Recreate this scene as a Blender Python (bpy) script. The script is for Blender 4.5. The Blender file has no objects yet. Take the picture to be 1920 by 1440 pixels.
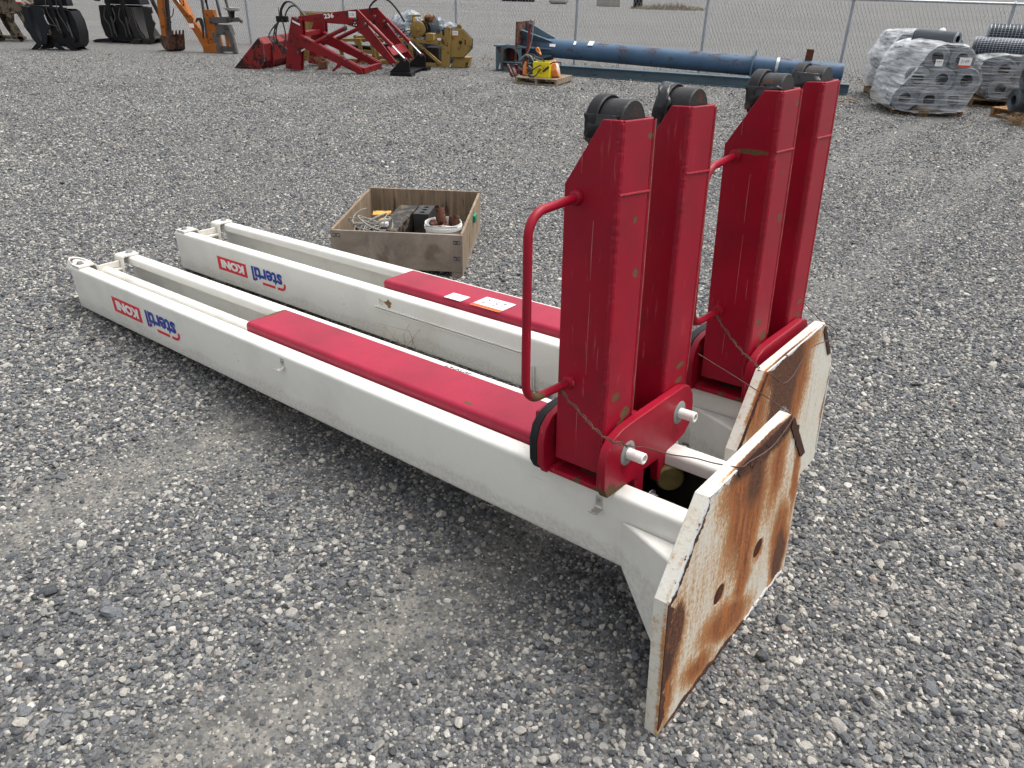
import bpy, bmesh, math, random
import numpy as np
from mathutils import Matrix, Vector

random.seed(7)
rng = np.random.default_rng(11)
scene = bpy.context.scene
COL = scene.collection

# ------------------------------------------------------------------ camera
PITCH, ROLL, CAMZ = 0.50258, 0.02449, 1.62
_c, _s = math.cos(PITCH), math.sin(PITCH)
_fwd, _up, _rt = Vector((0, _c, -_s)), Vector((0, _s, _c)), Vector((1, 0, 0))
_r2 = _rt * math.cos(ROLL) + _up * math.sin(ROLL)
_u2 = _up * math.cos(ROLL) - _rt * math.sin(ROLL)
cam_data = bpy.data.cameras.new("camera")
cam_data.sensor_width = 36.0
cam_data.sensor_fit = 'HORIZONTAL'
cam_data.lens = 1391.5 / 1920 * 36.0
cam_data.clip_start, cam_data.clip_end = 0.05, 2000
cam = bpy.data.objects.new("camera", cam_data)
COL.objects.link(cam)
cam.matrix_world = Matrix(((_r2.x, _u2.x, -_fwd.x, 0), (_r2.y, _u2.y, -_fwd.y, 0), (_r2.z, _u2.z, -_fwd.z, CAMZ), (0, 0, 0, 1)))
scene.camera = cam

# ------------------------------------------------------------------ sky, sun, exposure (bright overcast)
SUN_DIR = Vector((0.34, 0.16, 0.92)).normalized()      # towards the light
world = bpy.data.worlds.new("World")
scene.world = world
world.use_nodes = True
wn, wl = world.node_tree.nodes, world.node_tree.links
wn.clear()
sky = wn.new('ShaderNodeTexSky')
sky.sky_type = 'NISHITA'
sky.sun_disc = False
sky.sun_elevation = math.asin(SUN_DIR.z)
sky.sun_rotation = math.atan2(SUN_DIR.x, SUN_DIR.y)
sky.dust_density = 4.0
sky.air_density = 1.0
hs = wn.new('ShaderNodeHueSaturation')
hs.inputs['Saturation'].default_value = 0.16          # cloud cover: nearly grey
bg = wn.new('ShaderNodeBackground')
bg.inputs['Strength'].default_value = 0.15
wo = wn.new('ShaderNodeOutputWorld')
wl.new(sky.outputs[0], hs.inputs['Color'])
wl.new(hs.outputs[0], bg.inputs['Color'])
wl.new(bg.outputs[0], wo.inputs['Surface'])
sun_data = bpy.data.lights.new("sun", 'SUN')
sun_data.energy = 1.5
sun_data.angle = math.radians(40)
sun_data.color = (1.0, 0.97, 0.93)
sun = bpy.data.objects.new("sun", sun_data)
COL.objects.link(sun)
sun.rotation_euler = SUN_DIR.to_track_quat('Z', 'Y').to_euler()
scene.view_settings.view_transform = 'Standard'
scene.view_settings.look = 'None'
scene.view_settings.exposure = 0.74
scene.view_settings.gamma = 1.0
scene.view_settings.use_curve_mapping = False
cy = scene.cycles
cy.max_bounces, cy.diffuse_bounces, cy.glossy_bounces, cy.transmission_bounces, cy.transparent_max_bounces = 4, 2, 2, 2, 10
cy.caustics_reflective = cy.caustics_refractive = False
cy.use_adaptive_sampling = True
cy.adaptive_threshold = 0.03

# ------------------------------------------------------------------ node helpers
def S(r, g, b, a=1.0):
    f = lambda c: (c / 255 / 12.92) if c / 255 <= 0.04045 else ((c / 255 + 0.055) / 1.055) ** 2.4
    return (f(r), f(g), f(b), a)

class M:
    """small wrapper to write a node material in few lines"""
    def __init__(s, name):
        s.mat = bpy.data.materials.new(name)
        s.mat.use_nodes = True
        s.nt = s.mat.node_tree
        s.b = s.nt.nodes['Principled BSDF']
        s._co = None
    def n(s, typ, ins=None, out=0, **props):
        nd = s.nt.nodes.new('ShaderNode' + typ)
        for k, v in props.items():
            setattr(nd, k, v)
        for k, v in (ins or {}).items():
            s.put(nd.inputs[k], v)
        return nd.outputs[out] if out is not None else nd
    def put(s, sock, v):
        if isinstance(v, bpy.types.NodeSocket):
            s.nt.links.new(v, sock)
        else:
            if hasattr(sock.default_value, '__len__') and not hasattr(v, '__len__'):
                v = [v] * len(sock.default_value)
            sock.default_value = v if not hasattr(v, '__len__') else list(v)[:len(sock.default_value)]
    @property
    def co(s):
        if s._co is None:
            s._co = s.n('TexCoord', out=3)
        return s._co
    def scaled(s, sc, loc=(0, 0, 0), rot=(0, 0, 0), co=None):
        return s.n('Mapping', {'Vector': co or s.co, 'Scale': sc, 'Location': loc, 'Rotation': rot})
    def noise(s, scale, detail=3, rough=.55, co=None, out=0, dist=0):
        return s.n('TexNoise', {'Vector': co or s.co, 'Scale': scale, 'Detail': detail, 'Roughness': rough, 'Distortion': dist}, out=out)
    def ramp(s, fac, stops, interp='LINEAR'):
        nd = s.n('ValToRGB', {'Fac': fac}, out=None)
        cr = nd.color_ramp
        cr.interpolation = interp
        while len(cr.elements) < len(stops):
            cr.elements.new(0.5)
        for e, (p, c) in zip(cr.elements, stops):
            e.position = p
            e.color = c if hasattr(c, '__len__') else (c, c, c, 1)
        return nd.outputs[0]
    def mix(s, fac, a, b, blend='MIX'):
        nd = s.n('Mix', None, out=None, data_type='RGBA', blend_type=blend)
        s.put(nd.inputs[0], fac); s.put(nd.inputs[6], a); s.put(nd.inputs[7], b)
        return nd.outputs[2]
    def math(s, op, a, b=0.0, clamp=False):
        nd = s.n('Math', None, out=None, operation=op, use_clamp=clamp)
        s.put(nd.inputs[0], a); s.put(nd.inputs[1], b)
        return nd.outputs[0]
    def sep(s, v=None):
        nd = s.n('SeparateXYZ', {'Vector': v or s.co}, out=None)
        return nd.outputs
    def bump(s, h, strength=.3, dist=.01, normal=None):
        ins = {'Height': h, 'Strength': strength, 'Distance': dist}
        if normal is not None: ins['Normal'] = normal
        return s.n('Bump', ins)
    def done(s, col=None, rough=None, metal=None, normal=None, spec=None, **kw):
        if col is not None: s.put(s.b.inputs['Base Color'], col)
        if rough is not None: s.put(s.b.inputs['Roughness'], rough)
        if metal is not None: s.put(s.b.inputs['Metallic'], metal)
        if normal is not None: s.put(s.b.inputs['Normal'], normal)
        if spec is not None: s.put(s.b.inputs['Specular IOR Level'], spec)
        for k, v in kw.items():
            s.put(s.b.inputs[k], v)
        return s.mat

def paint(name, col, rough=.38, chip=(60, 48, 36), chip_at=.70, chip_scale=38, dirt=(120, 105, 85), dirt_amt=.25, dscale=5, peel=.05, spec=.5, chips=True, grime=False):
    m = M(name)
    big = m.noise(dscale, 5, .6)
    fine = m.noise(70, 3, .6)
    c = m.mix(m.ramp(big, [(.48, 0.0), (.8, dirt_amt)]), col, S(*dirt))
    c = m.mix(m.ramp(fine, [(.3, 0.0), (.75, .13)]), c, tuple(x * .72 for x in col[:3]) + (1,))
    if grime:      # splashed mud low on the sheet, scrapes along it
        zz = m.math('ADD', m.sep()[2], m.math('MULTIPLY', big, -.10))
        c = m.mix(m.math('MULTIPLY', m.ramp(zz, [(-.05, 1.0), (.02, 0.0)]), m.ramp(fine, [(.35, .05), (.65, .30)])), c, S(140, 132, 116))
        scr = m.noise(30, 3, .7, co=m.scaled((1, .035, 1.6), rot=(.03, 0, .02)))
        c = m.mix(m.math('MULTIPLY', m.ramp(scr, [(.70, 0), (.73, 1)]), m.ramp(big, [(.45, 0), (.6, .55)])), c, S(122, 116, 106))
    r = m.math('ADD', m.math('MULTIPLY', big, .22), rough - .1)
    h = m.math('MULTIPLY', m.noise(260, 2, .5), peel)
    if chips:
        cl = m.noise(2.3, 2, .5)
        cn = m.noise(chip_scale, 4, .62, dist=.6)
        lim = m.math('MULTIPLY', cn, m.ramp(cl, [(.35, .72), (.7, 1.05)]))
        k = m.ramp(lim, [(chip_at - .012, 0.0), (chip_at, 1.0)])
        c = m.mix(k, c, m.mix(m.noise(90, 3), S(*chip), S(min(255, chip[0] * 1.6), min(255, chip[1] * 1.5), chip[2] * 1.3)))
        r = m.math('ADD', r, m.math('MULTIPLY', k, .35))
        h = m.math('SUBTRACT', h, m.math('MULTIPLY', k, .5))
    return m.done(c, r, normal=m.bump(h, .35, .002), spec=spec)

def plain(name, col, rough=.6, metal=0, var=.18, scale=14, bump=.2, bscale=60, bdist=.003, spec=.5):
    m = M(name)
    c = m.mix(m.ramp(m.noise(scale, 5, .6), [(.3, 0.0), (.72, 1.0)]), tuple(x * (1 - var) for x in col[:3]) + (1,), tuple(min(1, x * (1 + var)) for x in col[:3]) + (1,))
    rr = m.math('ADD', m.math('MULTIPLY', m.noise(scale * 2, 3), .2), rough - .1)
    return m.done(c, rr, metal, m.bump(m.noise(bscale, 3), bump, bdist), spec)

def worn(name, col, rust=(92, 52, 34), amt=.52, scale=9, rough=.5, dark=(30, 22, 18), stretch=(1, 1, 1), spec=.32):
    """old machine paint with patches of rust and grime"""
    m = M(name)
    co = m.scaled(stretch)
    n1 = m.noise(scale, 6, .65, co=co)
    n2 = m.noise(scale * 4.3, 4, .6)
    v = m.math('ADD', m.math('MULTIPLY', n1, .75), m.math('MULTIPLY', n2, .25))
    k = m.ramp(v, [(amt, 0.0), (amt + .035, 1.0)])
    c = m.mix(m.ramp(m.noise(3.1, 4), [(.35, 0), (.75, .45)]), col, tuple(x * .45 for x in col[:3]) + (1,))
    rc = m.mix(m.noise(scale * 3, 3), S(*rust), S(*dark))
    c = m.mix(k, c, rc)
    return m.done(c, m.math('ADD', m.math('MULTIPLY', k, .35), rough), normal=m.bump(m.math('ADD', n2, m.math('MULTIPLY', k, -.4)), .3, .004), spec=spec)

# ------------------------------------------------------------------ mesh helpers
class MB:
    def __init__(s):
        s.v, s.f = [], []
    def add(s, verts, faces):
        o = len(s.v)
        s.v += [tuple(float(c) for c in p) for p in verts]
        s.f += [tuple(i + o for i in f) for f in faces]
        return s
    def box(s, x0, x1, y0, y1, z0, z1):
        return s.add([(x0, y0, z0), (x1, y0, z0), (x1, y1, z0), (x0, y1, z0), (x0, y0, z1), (x1, y0, z1), (x1, y1, z1), (x0, y1, z1)],
                     [(3, 2, 1, 0), (4, 5, 6, 7), (0, 1, 5, 4), (1, 2, 6, 5), (2, 3, 7, 6), (3, 0, 4, 7)])
    def prism(s, poly, a, b, axis=1):
        """poly in the two other axes, extruded along axis from a to b"""
        n = len(poly)
        def p3(p, t):
            q = [0, 0, 0]; o = [i for i in range(3) if i != axis]
            q[o[0]], q[o[1]] = p; q[axis] = t
            return q
        vs = [p3(p, a) for p in poly] + [p3(p, b) for p in poly]
        fs = [tuple(range(n)), tuple(range(2 * n - 1, n - 1, -1))] + [(i, i + n, (i + 1) % n + n, (i + 1) % n) for i in range(n)]
        return s.add(vs, fs)
    def tube(s, pts, r, n=8, caps=True):
        pts = [Vector(p) for p in pts]
        rs = r if hasattr(r, '__len__') else [r] * len(pts)
        t0 = (pts[1] - pts[0]).normalized()
        a = t0.orthogonal().normalized()
        vs, fs = [], []
        for i, p in enumerate(pts):
            t = (pts[min(i + 1, len(pts) - 1)] - pts[max(i - 1, 0)])
            t = t.normalized() if t.length > 1e-9 else t0
            a = (a - t * a.dot(t)).normalized()
            b = t.cross(a)
            vs += [p + (a * math.cos(2 * math.pi * k / n) + b * math.sin(2 * math.pi * k / n)) * rs[i] for k in range(n)]
        for i in range(len(pts) - 1):
            for k in range(n):
                fs.append((i * n + k, i * n + (k + 1) % n, (i + 1) * n + (k + 1) % n, (i + 1) * n + k))
        if caps:
            fs.append(tuple(range(n - 1, -1, -1)))
            fs.append(tuple((len(pts) - 1) * n + k for k in range(n)))
        return s.add(vs, fs)
    def cyl(s, p0, p1, r, r1=None, n=20):
        return s.tube([p0, p1], [r, r if r1 is None else r1], n)
    def lathe(s, prof, o=(0, 0, 0), axis=(0, 0, 1), n=24, closed=False):
        """profile of (radius, height) turned about axis through o"""
        ax = Vector(axis).normalized(); a = ax.orthogonal().normalized(); b = ax.cross(a); o = Vector(o)
        vs, fs = [], []
        for r, h in prof:
            for k in range(n):
                w = 2 * math.pi * k / n
                vs.append(o + ax * h + (a * math.cos(w) + b * math.sin(w)) * r)
        m = len(prof)
        for i in range(m if closed else m - 1):
            j = (i + 1) % m
            for k in range(n):
                fs.append((i * n + k, i * n + (k + 1) % n, j * n + (k + 1) % n, j * n + k))
        if not closed:
            if prof[0][0] > 1e-6: fs.append(tuple(range(n - 1, -1, -1)))
            if prof[-1][0] > 1e-6: fs.append(tuple((m - 1) * n + k for k in range(n)))
        return s.add(vs, fs)
    def beam(s, p0, p1, w, h, up=(0, 0, 1)):
        """rectangular bar from p0 to p1, w across, h in the up direction"""
        p0, p1, up = Vector(p0), Vector(p1), Vector(up)
        t = (p1 - p0).normalized(); x = t.cross(up).normalized(); y = x.cross(t)
        vs = [p + x * (w / 2 * i) + y * (h / 2 * j) for p in (p0, p1) for i, j in ((-1, -1), (1, -1), (1, 1), (-1, 1))]
        return s.add(vs, [(0, 1, 2, 3), (7, 6, 5, 4), (0, 4, 5, 1), (1, 5, 6, 2), (2, 6, 7, 3), (3, 7, 4, 0)])
    def mesh(s, name):
        me = bpy.data.meshes.new(name)
        me.from_pydata(s.v, [], s.f)
        bm = bmesh.new()
        bm.from_mesh(me)
        bmesh.ops.recalc_face_normals(bm, faces=bm.faces)
        bm.to_mesh(me)
        bm.free()
        me.polygons.foreach_set('use_smooth', [True] * len(me.polygons))
        me.set_sharp_from_angle(angle=math.radians(32))
        me.update()
        return me
    def build(s, name, mat, parent=None, bevel=0.0, seg=2, **tags):
        return link(name, s.mesh(name), mat, parent, bevel, seg, **tags)

def link(name, me, mat, parent=None, bevel=0.0, seg=2, label=None, cat=None, group=None, kind=None):
    o = bpy.data.objects.new(name, me)
    COL.objects.link(o)
    if mat is not None and me is not None and not me.materials:
        me.materials.append(mat)
    if parent is not None: o.parent = parent
    if bevel:
        b = o.modifiers.new('bevel', 'BEVEL')
        b.width, b.segments, b.limit_method, b.angle_limit = bevel, seg, 'ANGLE', math.radians(40)
        b.harden_normals = True
    tag(o, label, cat, group, kind)
    return o

def tag(o, label=None, cat=None, group=None, kind=None):
    if label: o['label'] = label
    if cat: o['category'] = cat
    if group: o['group'] = group
    if kind: o['kind'] = kind
    return o

def thing(name, label, cat, loc=(0, 0, 0), deg=0.0, group=None, matrix=None):
    o = bpy.data.objects.new(name, None)
    COL.objects.link(o)
    o.empty_display_size = .1
    if matrix is not None: o.matrix_world = matrix
    else:
        o.location = loc
        o.rotation_euler = (0, 0, math.radians(deg))
    return tag(o, label, cat, group)

def text(name, body, size, mat, parent, origin, xdir, ydir, bold=0.0, stretch=1.0, align='LEFT'):
    cu = bpy.data.curves.new(name, 'FONT')
    cu.body, cu.size, cu.offset, cu.extrude, cu.align_x = body, size, bold, .0004, align
    cu.resolution_u = 3
    tmp = bpy.data.objects.new(name, cu)
    COL.objects.link(tmp)
    dg = bpy.context.evaluated_depsgraph_get()
    me = bpy.data.meshes.new_from_object(tmp.evaluated_get(dg))
    bpy.data.objects.remove(tmp)
    x, y = Vector(xdir).normalized(), Vector(ydir).normalized()
    z = x.cross(y)
    mt = Matrix(((x.x, y.x, z.x, origin[0]), (x.y, y.y, z.y, origin[1]), (x.z, y.z, z.z, origin[2]), (0, 0, 0, 1)))
    me.transform(mt @ Matrix.Diagonal((stretch, 1, 1, 1)))
    me.materials.clear()
    return link(name, me, mat, parent)

def arc(cx, cy, r, a0, a1, n=6):
    return [(cx + r * math.cos(math.radians(a0 + (a1 - a0) * i / n)), cy + r * math.sin(math.radians(a0 + (a1 - a0) * i / n))) for i in range(n + 1)]

def round_path(pts, r, n=4):
    """round the inner corners of an open 2-D path"""
    out = [pts[0]]
    for a, b, c in zip(pts, pts[1:], pts[2:]):
        A, B, Cc = Vector(a), Vector(b), Vector(c)
        d1, d2 = (A - B).normalized(), (Cc - B).normalized()
        rr = min(r, (A - B).length * .49, (Cc - B).length * .49)
        p, q = B + d1 * rr, B + d2 * rr
        for i in range(n + 1):
            t = i / n
            out.append(tuple((p * (1 - t) ** 2 + B * 2 * t * (1 - t) + q * t * t)))
    return out + [pts[-1]]

def strip(pts, th):
    """closed outline of a plate of thickness th that follows pts (offset to the left of the path)"""
    off = []
    for i, p in enumerate(pts):
        a = Vector(pts[max(i - 1, 0)]); b = Vector(pts[min(i + 1, len(pts) - 1)])
        t = (b - a).normalized()
        off.append((p[0] - t.y * th, p[1] + t.x * th))
    return list(pts) + off[::-1]

def smooth_curve(ctrl, n=8):
    """Catmull-Rom through control points"""
    P = [Vector(p) for p in ctrl]
    P = [P[0] * 2 - P[1]] + P + [P[-1] * 2 - P[-2]]
    out = []
    for i in range(1, len(P) - 2):
        for k in range(n):
            t = k / n
            a, b, c, d = P[i - 1], P[i], P[i + 1], P[i + 2]
            out.append(.5 * ((2 * b) + (c - a) * t + (2 * a - 5 * b + 4 * c - d) * t * t + (3 * b - a - 3 * c + d) * t ** 3))
    out.append(P[-2])
    return out

# ------------------------------------------------------------------ the ground
UA = (-0.7723, 0.6321)                 # direction of the columns on the ground; old wheel tracks run across it
TRACKS = ((2.44, .15), (1.19, .12))

def ground_z(x, y):
    d = np.hypot(x, y)
    k = np.clip(1.6 - d / 12, 0, 1)
    z = .006 * np.sin(1.7 * x + .6 * y) * np.sin(1.1 * y - .7 * x + 1) + .004 * np.sin(3.9 * x - 2.7 * y + 2)
    t = UA[0] * x + UA[1] * y
    for c, w in TRACKS:
        z = z - .010 * np.exp(-((t - c) / w) ** 2) + .005 * np.exp(-((np.abs(t - c) - w * 1.9) / (w * .6)) ** 2)
    return (z - .006) * k - .004

def gravel_ground_mat():
    m = M('gravel_ground')
    wob = m.noise(1.3, 2, .6)
    sp = m.sep()
    t = m.math('ADD', m.math('MULTIPLY', sp[0], UA[0]), m.math('MULTIPLY', sp[1], UA[1]))
    t = m.math('ADD', t, m.math('MULTIPLY', m.math('SUBTRACT', wob, .5), .45))
    tr = None
    for c, w in TRACKS:
        k = m.math('SUBTRACT', 1.0, m.math('DIVIDE', m.math('ABSOLUTE', m.math('SUBTRACT', t, c)), w * 2.0), clamp=True)
        tr = k if tr is None else m.math('MAXIMUM', tr, k)
    al = m.math('ADD', m.math('MULTIPLY', sp[0], -UA[1] * -1), m.math('MULTIPLY', sp[1], -UA[0]))
    tr = m.math('MULTIPLY', tr, m.math('SUBTRACT', 1.0, m.math('DIVIDE', m.math('SUBTRACT', al, 1.5), .9), clamp=True))
    # stones as seen from far: cells of random grey, two sizes, over fine grit
    v1 = m.n('TexVoronoi', {'Vector': m.co, 'Scale': 58.0}, out=None)
    v2 = m.n('TexVoronoi', {'Vector': m.co, 'Scale': 130.0}, out=None)
    pal = [(0, S(64, 65, 67)), (.25, S(84, 85, 86)), (.5, S(102, 102, 102)), (.72, S(122, 120, 116)), (.88, S(152, 148, 141))]
    r1 = m.ramp(m.sep(v1.outputs['Color'])[0], pal, 'CONSTANT')
    r2 = m.ramp(m.sep(v2.outputs['Color'])[1], pal, 'CONSTANT')
    mid = m.noise(15, 3, .7)
    c = m.mix(m.ramp(mid, [(.38, .25), (.62, 1)]), r1, r2)
    fine = m.noise(40, 3, .7)
    c = m.mix(.35, c, m.mix(fine, S(82, 82, 81), S(112, 110, 106)))
    patch = m.ramp(m.noise(.9, 4, .62), [(.46, 0), (.70, .6)])
    c = m.mix(m.math('MULTIPLY', patch, m.ramp(fine, [(.3, .3), (.7, 1.0)])), c, m.mix(mid, S(84, 84, 82), S(116, 113, 107)))
    c = m.mix(m.math('MULTIPLY', m.ramp(tr, [(.3, 0), (.85, .8)]), m.ramp(mid, [(.35, .2), (.62, 1)])), c, m.mix(fine, S(106, 105, 101), S(138, 133, 123)))
    c = m.mix(1.0, c, m.ramp(mid, [(.28, .74), (.72, 1.26)]), 'MULTIPLY')
    big = m.ramp(m.noise(.22, 3, .6, co=m.scaled((.5, 1.7, 1))), [(.3, .88), (.7, 1.14)])
    c = m.mix(1.0, c, big, 'MULTIPLY')
    d = m.math('SUBTRACT', 1.0, m.math('MULTIPLY', v1.outputs['Distance'], 1.3))
    d = m.math('ADD', d, m.math('MULTIPLY', fine, .4))
    return m.done(c, .88, normal=m.bump(d, .8, .008), spec=.25)

def axis_coords(lo, hi, flo, fhi, fine):
    near = np.arange(flo, fhi + 1e-6, fine)
    def outer(start, end):
        out, p, st = [], start, fine
        while abs(p - end) > 1e-3:
            st *= 1.6
            p = p + st * np.sign(end - start)
            if abs(p - start) >= abs(end - start): p = end
            out.append(p)
        return out
    return np.array(outer(flo, lo)[::-1] + list(near) + outer(fhi, hi))

gx, gy = axis_coords(-600, 600, -7, 7, .06), axis_coords(-30, 1200, .4, 9, .06)
X, Y = np.meshgrid(gx, gy)
Z = ground_z(X, Y)
nx, ny = len(gx), len(gy)
idx = np.arange(nx * ny).reshape(ny, nx)
quads = np.stack([idx[:-1, :-1], idx[:-1, 1:], idx[1:, 1:], idx[1:, :-1]], -1).reshape(-1, 4)
me = bpy.data.meshes.new('ground')
me.from_pydata(np.stack([X, Y, Z], -1).reshape(-1, 3).tolist(), [], quads.tolist())
me.polygons.foreach_set('use_smooth', [True] * len(me.polygons))
link('ground', me, gravel_ground_mat(), kind='structure')

# ------------------------------------------------------------------ shared materials
WHITE = paint('white_enamel', (.765, .757, .705, 1), .38, chip=(60, 48, 36), chip_at=.715, chip_scale=60, dirt=(150, 140, 118), dirt_amt=.25, dscale=3.2, grime=True)
CREAM = paint('cream_enamel', (.66, .635, .575, 1), .42, chip=(110, 88, 60), chip_at=.72, dirt=(140, 118, 84), dirt_amt=.4)
RED_COL = S(158, 12, 40)
BLACK = plain('black_rubber', (.008, .008, .010, 1), .5, var=.5, spec=.3)
TAPE = plain('black_tape', (.009, .010, .012, 1), .36, var=.4, bump=.6, bscale=45, bdist=.006)
STEEL = plain('zinc_steel', (.42, .43, .44, 1), .35, .9, bump=.1)
GALV = plain('galvanised_steel', (.40, .43, .47, 1), .45, .75, var=.12, bump=.05)
CHROME = plain('chrome_rod', (.75, .76, .78, 1), .14, 1, var=.05, bump=0.02)
DARKSTEEL = worn('dark_oily_steel', (.016, .016, .017, 1), rust=(92, 54, 38), amt=.55, scale=16, rough=.45)
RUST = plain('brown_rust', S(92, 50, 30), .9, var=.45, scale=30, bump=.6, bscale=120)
NYLON = plain('white_nylon', (.80, .78, .73, 1), .4, var=.05, bump=0)
PAPER = plain('white_label', (.82, .82, .81, 1), .45, var=.04, bump=0)
ORANGE_INK = plain('orange_label_band', S(238, 88, 24), .5, var=.04, bump=0)
INK = plain('dark_pen_ink', S(52, 60, 74), .6, var=.1, bump=0)
BLUE_INK = plain('blue_lettering', S(14, 52, 150), .4, var=.05, bump=0)
RED_INK = plain('red_lettering', S(208, 22, 42), .4, var=.05, bump=0)
WIREMAT = plain('rusty_tie_wire', S(84, 58, 48), .75, var=.35, scale=60, bump=.2)
HOSE = plain('black_hose', (.012, .012, .013, 1), .45, var=.3)

def red_paint(name, marks=(), base=(135, 3, 31)):
    """crimson gloss paint; marks are bare patches (x, y, z, rx, ry, rz) in object space"""
    m = M(name)
    big = m.noise(3.4, 5, .6)
    scr = m.noise(14, 4, .65, co=m.scaled((6, 6, .55)))
    c = m.mix(m.ramp(big, [(.35, 0.0), (.7, 1.0)]), S(*(a_ for a_ in base)), S(*(min(255, a_ * 1.12 + 5) for a_ in base)))
    c = m.mix(m.math('MULTIPLY', m.ramp(scr, [(.635, 0), (.68, 1)]), m.ramp(big, [(.42, .0), (.62, .55)])), c, S(198, 100, 104))
    c = m.mix(m.ramp(m.noise(5, 6, .7), [(.48, 0), (.8, .5)]), c, S(82, 22, 30))
    cn = m.noise(46, 4, .65, dist=.5)
    lim = m.math('MULTIPLY', cn, m.ramp(m.noise(2.6, 2), [(.35, .7), (.7, 1.08)]))
    k = m.ramp(lim, [(.705, 0), (.715, 1)])
    ed = m.noise(55, 4, .7)
    for (x, y, z, rx, ry, rz) in marks:
        g = m.n('TexGradient', {'Vector': m.scaled((1 / rx, 1 / ry, 1 / rz), (-x / rx, -y / ry, -z / rz))}, out=1, gradient_type='SPHERICAL')
        g = m.math('ADD', g, m.math('MULTIPLY', m.math('SUBTRACT', ed, .5), 1.1))
        k = m.math('MAXIMUM', k, m.ramp(g, [(.36, 0), (.42, 1)]))
    c = m.mix(k, c, m.mix(m.noise(80, 3), S(70, 52, 36), S(112, 88, 56)))
    r = m.math('ADD', m.math('MULTIPLY', big, .2), m.math('ADD', .34, m.math('MULTIPLY', k, .4)))
    h = m.math('SUBTRACT', m.math('MULTIPLY', m.noise(190, 2), .05), m.math('MULTIPLY', k, .5))
    return m.done(c, r, normal=m.bump(h, .4, .002), spec=.30)

RED = red_paint('crimson_paint')

def rust_plate_mat(name, blobs, edge=()):
    """cream white plate face; blobs = (v, w, rv, rw, turn, weight, dark) rust stains with their own outline"""
    m = M(name)
    warp = m.noise(7, 4, .6, out=1)
    co = m.n('VectorMath', {0: m.co, 1: m.n('VectorMath', {0: m.n('VectorMath', {0: warp, 1: (.5, .5, .5)}, operation='SUBTRACT'), 1: (.10, 0, .10)}, operation='MULTIPLY')}, operation='ADD')
    streak = m.noise(5.5, 6, .68, co=m.scaled((9, 1, 1.1)))
    grain = m.noise(85, 5, .75)
    o = d = None
    for (v, w, rv, rw, turn, wt, dark) in blobs:
        mp = m.n('Mapping', {'Vector': co, 'Location': (v, 0, w), 'Rotation': (0, math.radians(turn), 0), 'Scale': (rv, 50.0, rw)}, vector_type='TEXTURE')
        g = m.math('MULTIPLY', m.n('TexGradient', {'Vector': mp}, out=1, gradient_type='SPHERICAL'), wt)
        if dark: d = g if d is None else m.math('MAXIMUM', d, g)
        o = g if o is None else m.math('MAXIMUM', o, g)
    face = m.ramp(m.sep()[1], [(.006, 1), (.010, 0)])
    o = m.math('MULTIPLY', o, face)
    d = m.math('MULTIPLY', d, face)
    mod = m.math('ADD', m.math('MULTIPLY', m.math('SUBTRACT', streak, .5), 1.25), m.math('MULTIPLY', m.math('SUBTRACT', grain, .5), 1.9))
    of = m.math('ADD', o, m.math('MULTIPLY', mod, .55))
    df = m.math('ADD', d if d is not None else -1.0, m.math('MULTIPLY', mod, .45))
    base = m.mix(m.ramp(m.noise(3, 5, .6), [(.35, 0), (.75, .6)]), (.70, .69, .63, 1), (.58, .54, .43, 1))
    base = m.mix(m.ramp(grain, [(.6, 0), (.68, .35)]), base, S(120, 96, 62))
    c = m.mix(m.ramp(of, [(-.08, 0), (.36, .85)]), base, S(186, 142, 80))
    c = m.mix(m.ramp(of, [(.16, 0), (.58, .97)]), c, m.mix(m.ramp(m.math('ADD', m.math('MULTIPLY', streak, .6), m.math('MULTIPLY', grain, .4)), [(.4, 0), (.6, 1)]), S(84, 42, 18), S(172, 100, 44)))
    c = m.mix(m.ramp(df, [(.20, 0), (.50, 1)]), c, m.mix(m.ramp(grain, [(.4, 0), (.62, 1)]), S(44, 27, 20), S(112, 64, 32)))
    rough = m.math('ADD', .42, m.math('MULTIPLY', m.ramp(of, [(.1, 0), (.5, 1)]), .45))
    return m.done(c, rough, normal=m.bump(m.math('ADD', grain, m.math('MULTIPLY', of, .6)), .3, .003))

EDGE_RUST = worn('flaked_plate_edge', (.72, .72, .70, 1), rust=(84, 52, 36), amt=.545, scale=22, rough=.5, dark=(48, 30, 24), stretch=(1.4, 1, .8))
BARE_RUST = worn('bare_rusty_edge', S(70, 44, 36), rust=(136, 84, 44), amt=.53, scale=26, rough=.8, dark=(40, 24, 20))

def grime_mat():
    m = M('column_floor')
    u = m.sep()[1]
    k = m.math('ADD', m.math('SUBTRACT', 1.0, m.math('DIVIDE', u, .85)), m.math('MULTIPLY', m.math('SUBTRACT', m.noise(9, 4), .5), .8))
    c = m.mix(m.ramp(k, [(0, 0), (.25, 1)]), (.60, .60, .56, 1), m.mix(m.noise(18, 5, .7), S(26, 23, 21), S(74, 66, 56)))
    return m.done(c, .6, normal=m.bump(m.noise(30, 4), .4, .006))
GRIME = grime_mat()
GREASE = plain('black_grease', S(30, 27, 25), .55, var=.5, scale=12, bump=.5)

# ------------------------------------------------------------------ the two lift columns
CW, CH, CL, CT = .3316, .2322, 3.690, .035        # column width, height, length; base plate thickness
LIP = .066

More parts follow.
